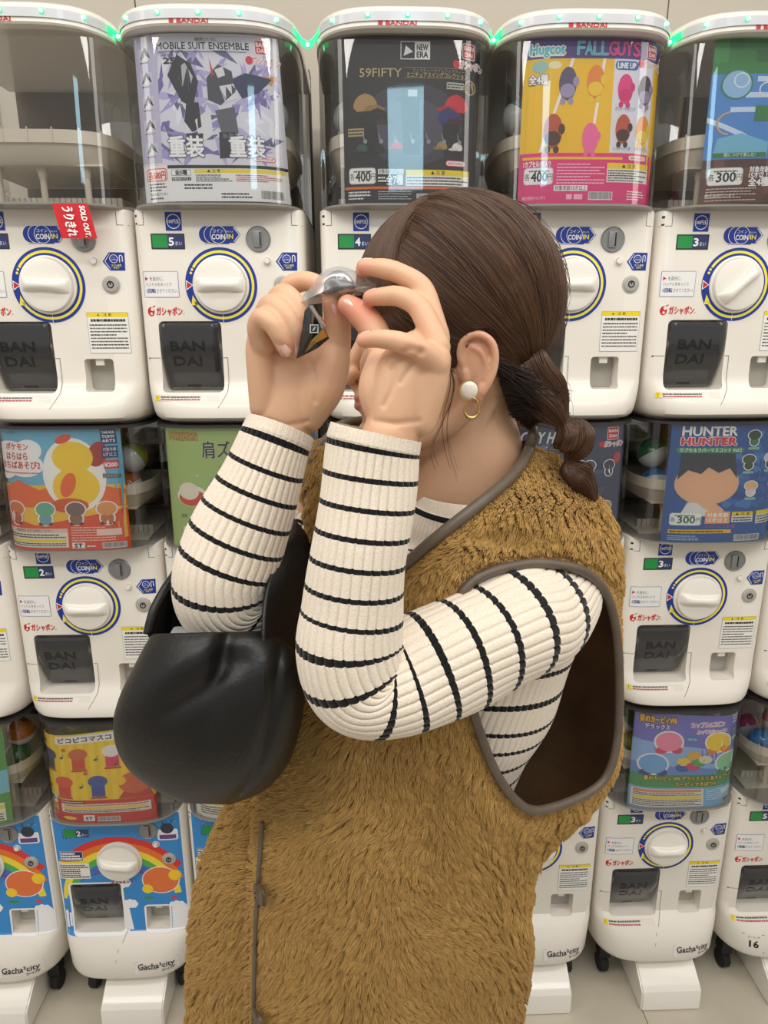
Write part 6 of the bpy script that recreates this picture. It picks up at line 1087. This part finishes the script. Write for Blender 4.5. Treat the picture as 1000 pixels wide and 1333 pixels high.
# ================================================================== HANDBAG
leather = mat('bag_leather', (20, 19, 19), .40, spec=.45, bump=(160, .35, .0012)); lining_b = mat('bag_lining', (14, 13, 13), .8)
bag = empty('handbag', P(285, 1044, -.70), 'slouchy black leather shoulder bag hanging from the bent far arm', 'handbag', wc=True)
BR = [(200, 828, 352, 824, .034), (190, 845, 372, 838, .044), (177, 870, 392, 868, .052), (160, 905, 394, 905, .056), (151, 940, 388, 945, .056), (156, 975, 376, 985, .052), (174, 1004, 358, 1012, .044), (205, 1026, 336, 1030, .032), (240, 1042, 300, 1044, .014)]
nb, nn = 90, 120; Bi = catmull(np.array(BR, float), nb); ph2 = np.arange(nn)*2*np.pi/nn; G = np.empty((nb, nn, 3))
for i, (xa, ya, xb, yb, dp) in enumerate(Bi):
    for j, q in enumerate(ph2):
        s_, c_ = math.sin(q), math.cos(q); x = (xa+xb)/2+(xb-xa)/2*s_; y = (ya+yb)/2+(yb-ya)/2*s_; u = i/nb
        crease = .010*math.exp(-((x-(300-60*u))/16)**2)*math.exp(-(u/.45)**2)*max(0, c_)+.006*math.exp(-((x-(365-70*u*u))/7)**2)*max(0, c_)+.004*math.sin((x+y*.8)/38)*max(0, c_)*(1-u)+max(0, c_)*(.007*math.exp(-((x-300)/26)**2-((y-858)/22)**2)+.006*math.exp(-(((x-250)*.55+(y-905)*.83)/14)**2-(((x-250)*.83-(y-905)*.55)/60)**2)-.004*math.exp(-(((x-235)*.55+(y-868)*.83)/16)**2-(((x-235)*.83-(y-868)*.55)/55)**2))
        G[i, j] = P(x, y, -.705-.010*u-dp*np.sign(c_)*abs(c_)**.8+crease)
shell = mesh('bag_body', G.reshape(-1, 3), gridf(nb, nn, True)+[[(nb-1)*nn+j for j in range(nn)]], leather, bag, True); md = shell.modifiers.new('s', 'SOLIDIFY'); md.thickness = .0025; md.offset = -1
sp = [(338, 832), (342, 870), (340, 915), (328, 960), (304, 1000), (272, 1036)]; Gf = G[:, :][..., None, :]
def on_bag(x, y):
    best = None
    for i in range(nb):
        xa, ya, xb, yb, dp = Bi[i]; s_ = ((x-(xa+xb)/2)/((xb-xa)/2))
        if abs(s_) < 1:
            yy = (ya+yb)/2+(yb-ya)/2*s_
            if best is None or abs(yy-y) < best[0]: j = int(round(math.asin(s_)/(2*np.pi)*nn)) % nn; best = (abs(yy-y), G[i, j])
    return best[1]-CF*.0008
tube('seam_piping', catmull([on_bag(*q) for q in sp], 40), .0020, leather, bag, 8)
tube('rim_edge', G[0], .0022, leather, bag, 8, True)
# strap: two wide leather wings rising from the body and meeting over the forearm
def band(name, spec, n=60, k=17):
    S3 = catmull(np.array(spec, float), n); V = []
    for xa, ya, Ya, xb, yb, Yb in S3:
        for j in range(k):
            u = j/(k-1); m_ = math.sin(math.pi*u); V.append(P(xa*(1-u)+xb*u, ya*(1-u)+yb*u, (Ya*(1-u)+Yb*u)-.010*m_))
    o = mesh(name, V, gridf(n, k), leather, bag, True); m2 = o.modifiers.new('s', 'SOLIDIFY'); m2.thickness = .003; return o
band('strap', [(340, 1010, -.735, 352, 1000, -.66), (356, 960, -.745, 384, 955, -.655), (352, 900, -.748, 398, 905, -.65), (345, 850, -.742, 402, 850, -.645), (344, 800, -.725, 408, 790, -.64), (350, 755, -.700, 412, 740, -.63), (362, 715, -.665, 412, 700, -.60), (372, 690, -.62, 408, 680, -.57), (385, 670, -.58, 405, 662, -.55)])
tube('rear_rim', catmull([P(192, 826, -.700), P(200, 795, -.690), P(214, 768, -.675), P(229, 745, -.655), P(243, 714, -.635), P(275, 695, -.62), P(330, 688, -.60), P(375, 672, -.57)], 40), .0042, leather, bag, 10)
if 0: band('strap', [(206, 838, -.70, 232, 832, -.655), (200, 815, -.70, 224, 800, -.650), (212, 785, -.69, 236, 770, -.64), (232, 752, -.665, 262, 735, -.62), (258, 715, -.625, 300, 705, -.60), (310, 690, -.59, 345, 690, -.575), (360, 672, -.575, 385, 668, -.555)])
inner = mesh('bag_lining', [P(*q) for q in ((192, 826, -.700), (200, 795, -.690), (214, 768, -.675), (229, 745, -.655), (243, 714, -.635), (275, 695, -.62), (345, 700, -.615), (356, 824, -.64), (340, 880, -.66), (215, 880, -.66))], [[0, 1, 2, 3, 9], [3, 4, 5, 6], [3, 6, 7, 8, 9]], lining_b, bag)
md = inner.modifiers.new('s', 'SOLIDIFY'); md.thickness = .002
bm = bmesh.new(); c = P(262, 826, -.700); box(bm, c[0]-.028, c[0]+.012, c[1]-.012, c[1]+.012, c[2]-.05, c[2]+.004, .003); pc = bm_obj('grey_pouch', bm, mat('pouch_grey', (150, 150, 152), .6, bump=(80, .4, .002))); tag(pc, 'pale grey pouch poking out of the black handbag opening', 'pouch')
# ================================================================== PACKET WITH MINIATURE CAP, AND FOIL WRAPPER
cc = P(437, 366, -.668); sc_ = 1/ppm(cc); ux = CR; uz = CU; uy = -CF
def loc3(x, y, d=0): return P(x, y, -.668-d)
root = empty('miniature_cap', loc3(437, 384), 'tiny dark grey baseball cap sealed inside the clear plastic packet', 'toy cap', wc=True)
capm = mat('cap_cloth', (58, 60, 66), .8, bump=(700, .5, .0006)); cen = np.array(loc3(441, 380)); V = []
for i in range(13):
    a = math.pi/2*i/12
    for j in range(28):
        b = 2*math.pi*j/28; seam = 1+.02*abs(math.cos(3*b)); V.append(cen+ux*22*sc_*math.cos(a)*math.cos(b)*seam+uz*27*sc_*math.sin(a)*seam+uy*21*sc_*math.cos(a)*math.sin(b))
crown = mesh('crown', V, gridf(13, 28, True), capm, root, True)
V = []
for i in range(7):
    for j in range(13):
        u, t = i/6, -1+2*j/12; r = 1+.62*u; x = 22*sc_*(math.cos(t*1.25)*r); y = 21*sc_*math.sin(t*1.25)*(1+.12*u); V.append(cen+ux*x+uy*y+uz*(-3*sc_*u*u-2*sc_*abs(t)**2*u-.0005))
br = mesh('brim', V, gridf(7, 13), capm, root, True); br.modifiers.new('s', 'SOLIDIFY').thickness = .0012
p = Print(); p.rect(-.0052, -.0022, -.0002, .0026, (190, 192, 196), 0); p.poly([(-.0048, -.0016), (-.0036, .002), (-.0008, -.0002)], (40, 42, 48), 1); p.rect(.0002, -.0022, .0052, .0026, (190, 192, 196), 0); p.text('NEW', .0027, .0013, .0014, (40, 42, 48), 1, .0042); p.text('ERA', .0027, -.001, .0014, (40, 42, 48), 1, .0042)
o = p.build('cap_badge', printm, root, lambda x, y, off: tuple(cen+ux*(x+.004)+uz*(y+.0085)+uy*(math.sqrt(max(0, (21*sc_)**2*(1-((x+.004)/(22*sc_))**2-((y+.0085)/(27*sc_))**2)))+.0006+off)))
ball('cap_button', cen+uz*27.6*sc_, .0009, capm, root, 10)
# clear sachet
pk = [(383, 397), (394, 386), (406, 372), (414, 360), (424, 351), (440, 347), (456, 350), (470, 358), (482, 366), (490, 372), (480, 381), (462, 386), (436, 391), (408, 396)]
pko = catmull(np.array([(*a, 0) for a in pk+[pk[0]]]), 90)[:-1, :2]; cx_, cy_ = 436, 373; r_ = np.random.default_rng(11); V = []; nr_ = 26
for side in (1, -1):
    for i in range(nr_):
        f_ = i/(nr_-1)
        for k, (x, y) in enumerate(pko):
            t_ = 1-f_; bul = .0200*(1-t_**2.2)**.6; X_ = cx_+(x-cx_)*t_; Y_ = cy_+(y-cy_)*t_; wr = .0005*math.sin(X_*.10+Y_*.22)+.00022*math.sin(X_*.33-Y_*.15); V.append(loc3(cx_+(x-cx_)*t_, cy_+(y-cy_)*t_, side*(bul+wr)))
n_ = len(pko); F = gridf(nr_, n_, True)+[[a+nr_*n_ for a in q][::-1] for q in gridf(nr_, n_, True)]
sach = mesh('clear_packet', V, F, clear_mat('sachet_film', (.88, .89, .90), .06, .28, .35, .30, .13), None, True); tag(sach, 'small clear plastic packet pinched between the fingertips of both hands', 'packet')
# black and gold foil wrapper in the far hand
wr_ = empty('foil_wrapper', P(398, 462, -.69), 'crumpled black and gold foil wrapper tucked in the far hand', 'wrapper', wc=True)
pts2 = [(386, 466, 0), (394, 430, 1), (397, 405, 0), (404, 398, -1), (412, 402, 2), (417, 420, -1), (424, 432, 1), (428, 440, 0), (414, 452, 1), (398, 460, -1)]
V = [P(406, 432, -.703)]+[P(x, y, -.692-.003*d) for x, y, d in pts2]; F = [[0, i+1, (i+1) % 10+1] for i in range(10)]
m_ = mesh('foil_black', V, F, mat('foil_black', (20, 20, 22), .22, coat=.6), wr_); m_.modifiers.new('s', 'SOLIDIFY').thickness = .001
V = [P(x, y, Y) for x, y, Y in ((398, 459, -.702), (412, 446, -.706), (427, 438, -.700), (421, 428, -.705), (406, 444, -.708))]; g_ = mesh('gold_edge', V, [[0, 1, 4], [1, 3, 4], [1, 2, 3]], mat('foil_gold', (190, 160, 90), .25, metal=.9), wr_); g_.modifiers.new('s', 'SOLIDIFY').thickness = .0008
V = [P(x, y, Y) for x, y, Y in ((403, 398, -.705), (407, 397, -.708), (424, 424, -.709), (421, 430, -.704), (412, 412, -.711))]; s2 = mesh('silver_edge', V, [[0, 1, 4], [1, 2, 4], [2, 3, 4], [3, 0, 4]], mat('foil_silver', (190, 192, 196), .2, metal=.9), wr_); s2.modifiers.new('s', 'SOLIDIFY').thickness = .0008
p = Print(); p.rect(-.0035, -.0035, .0035, .0035, (200, 200, 200), 0); p.rect(-.0028, -.0028, .0028, .0028, (20, 20, 22), 1); p.line((-.001, -.0015), (.001, .0015), .0008, (200, 200, 200), 2)
cq = P(409, 428, -.7055); p.build('wrapper_mark', printm, wr_, lambda x, y, off: tuple(cq+CR*x+CU*y-CF*off))
for o in list(bpy.data.objects):      # drop empty scaffolding that was never linked
    if not o.users_collection: bpy.data.objects.remove(o)
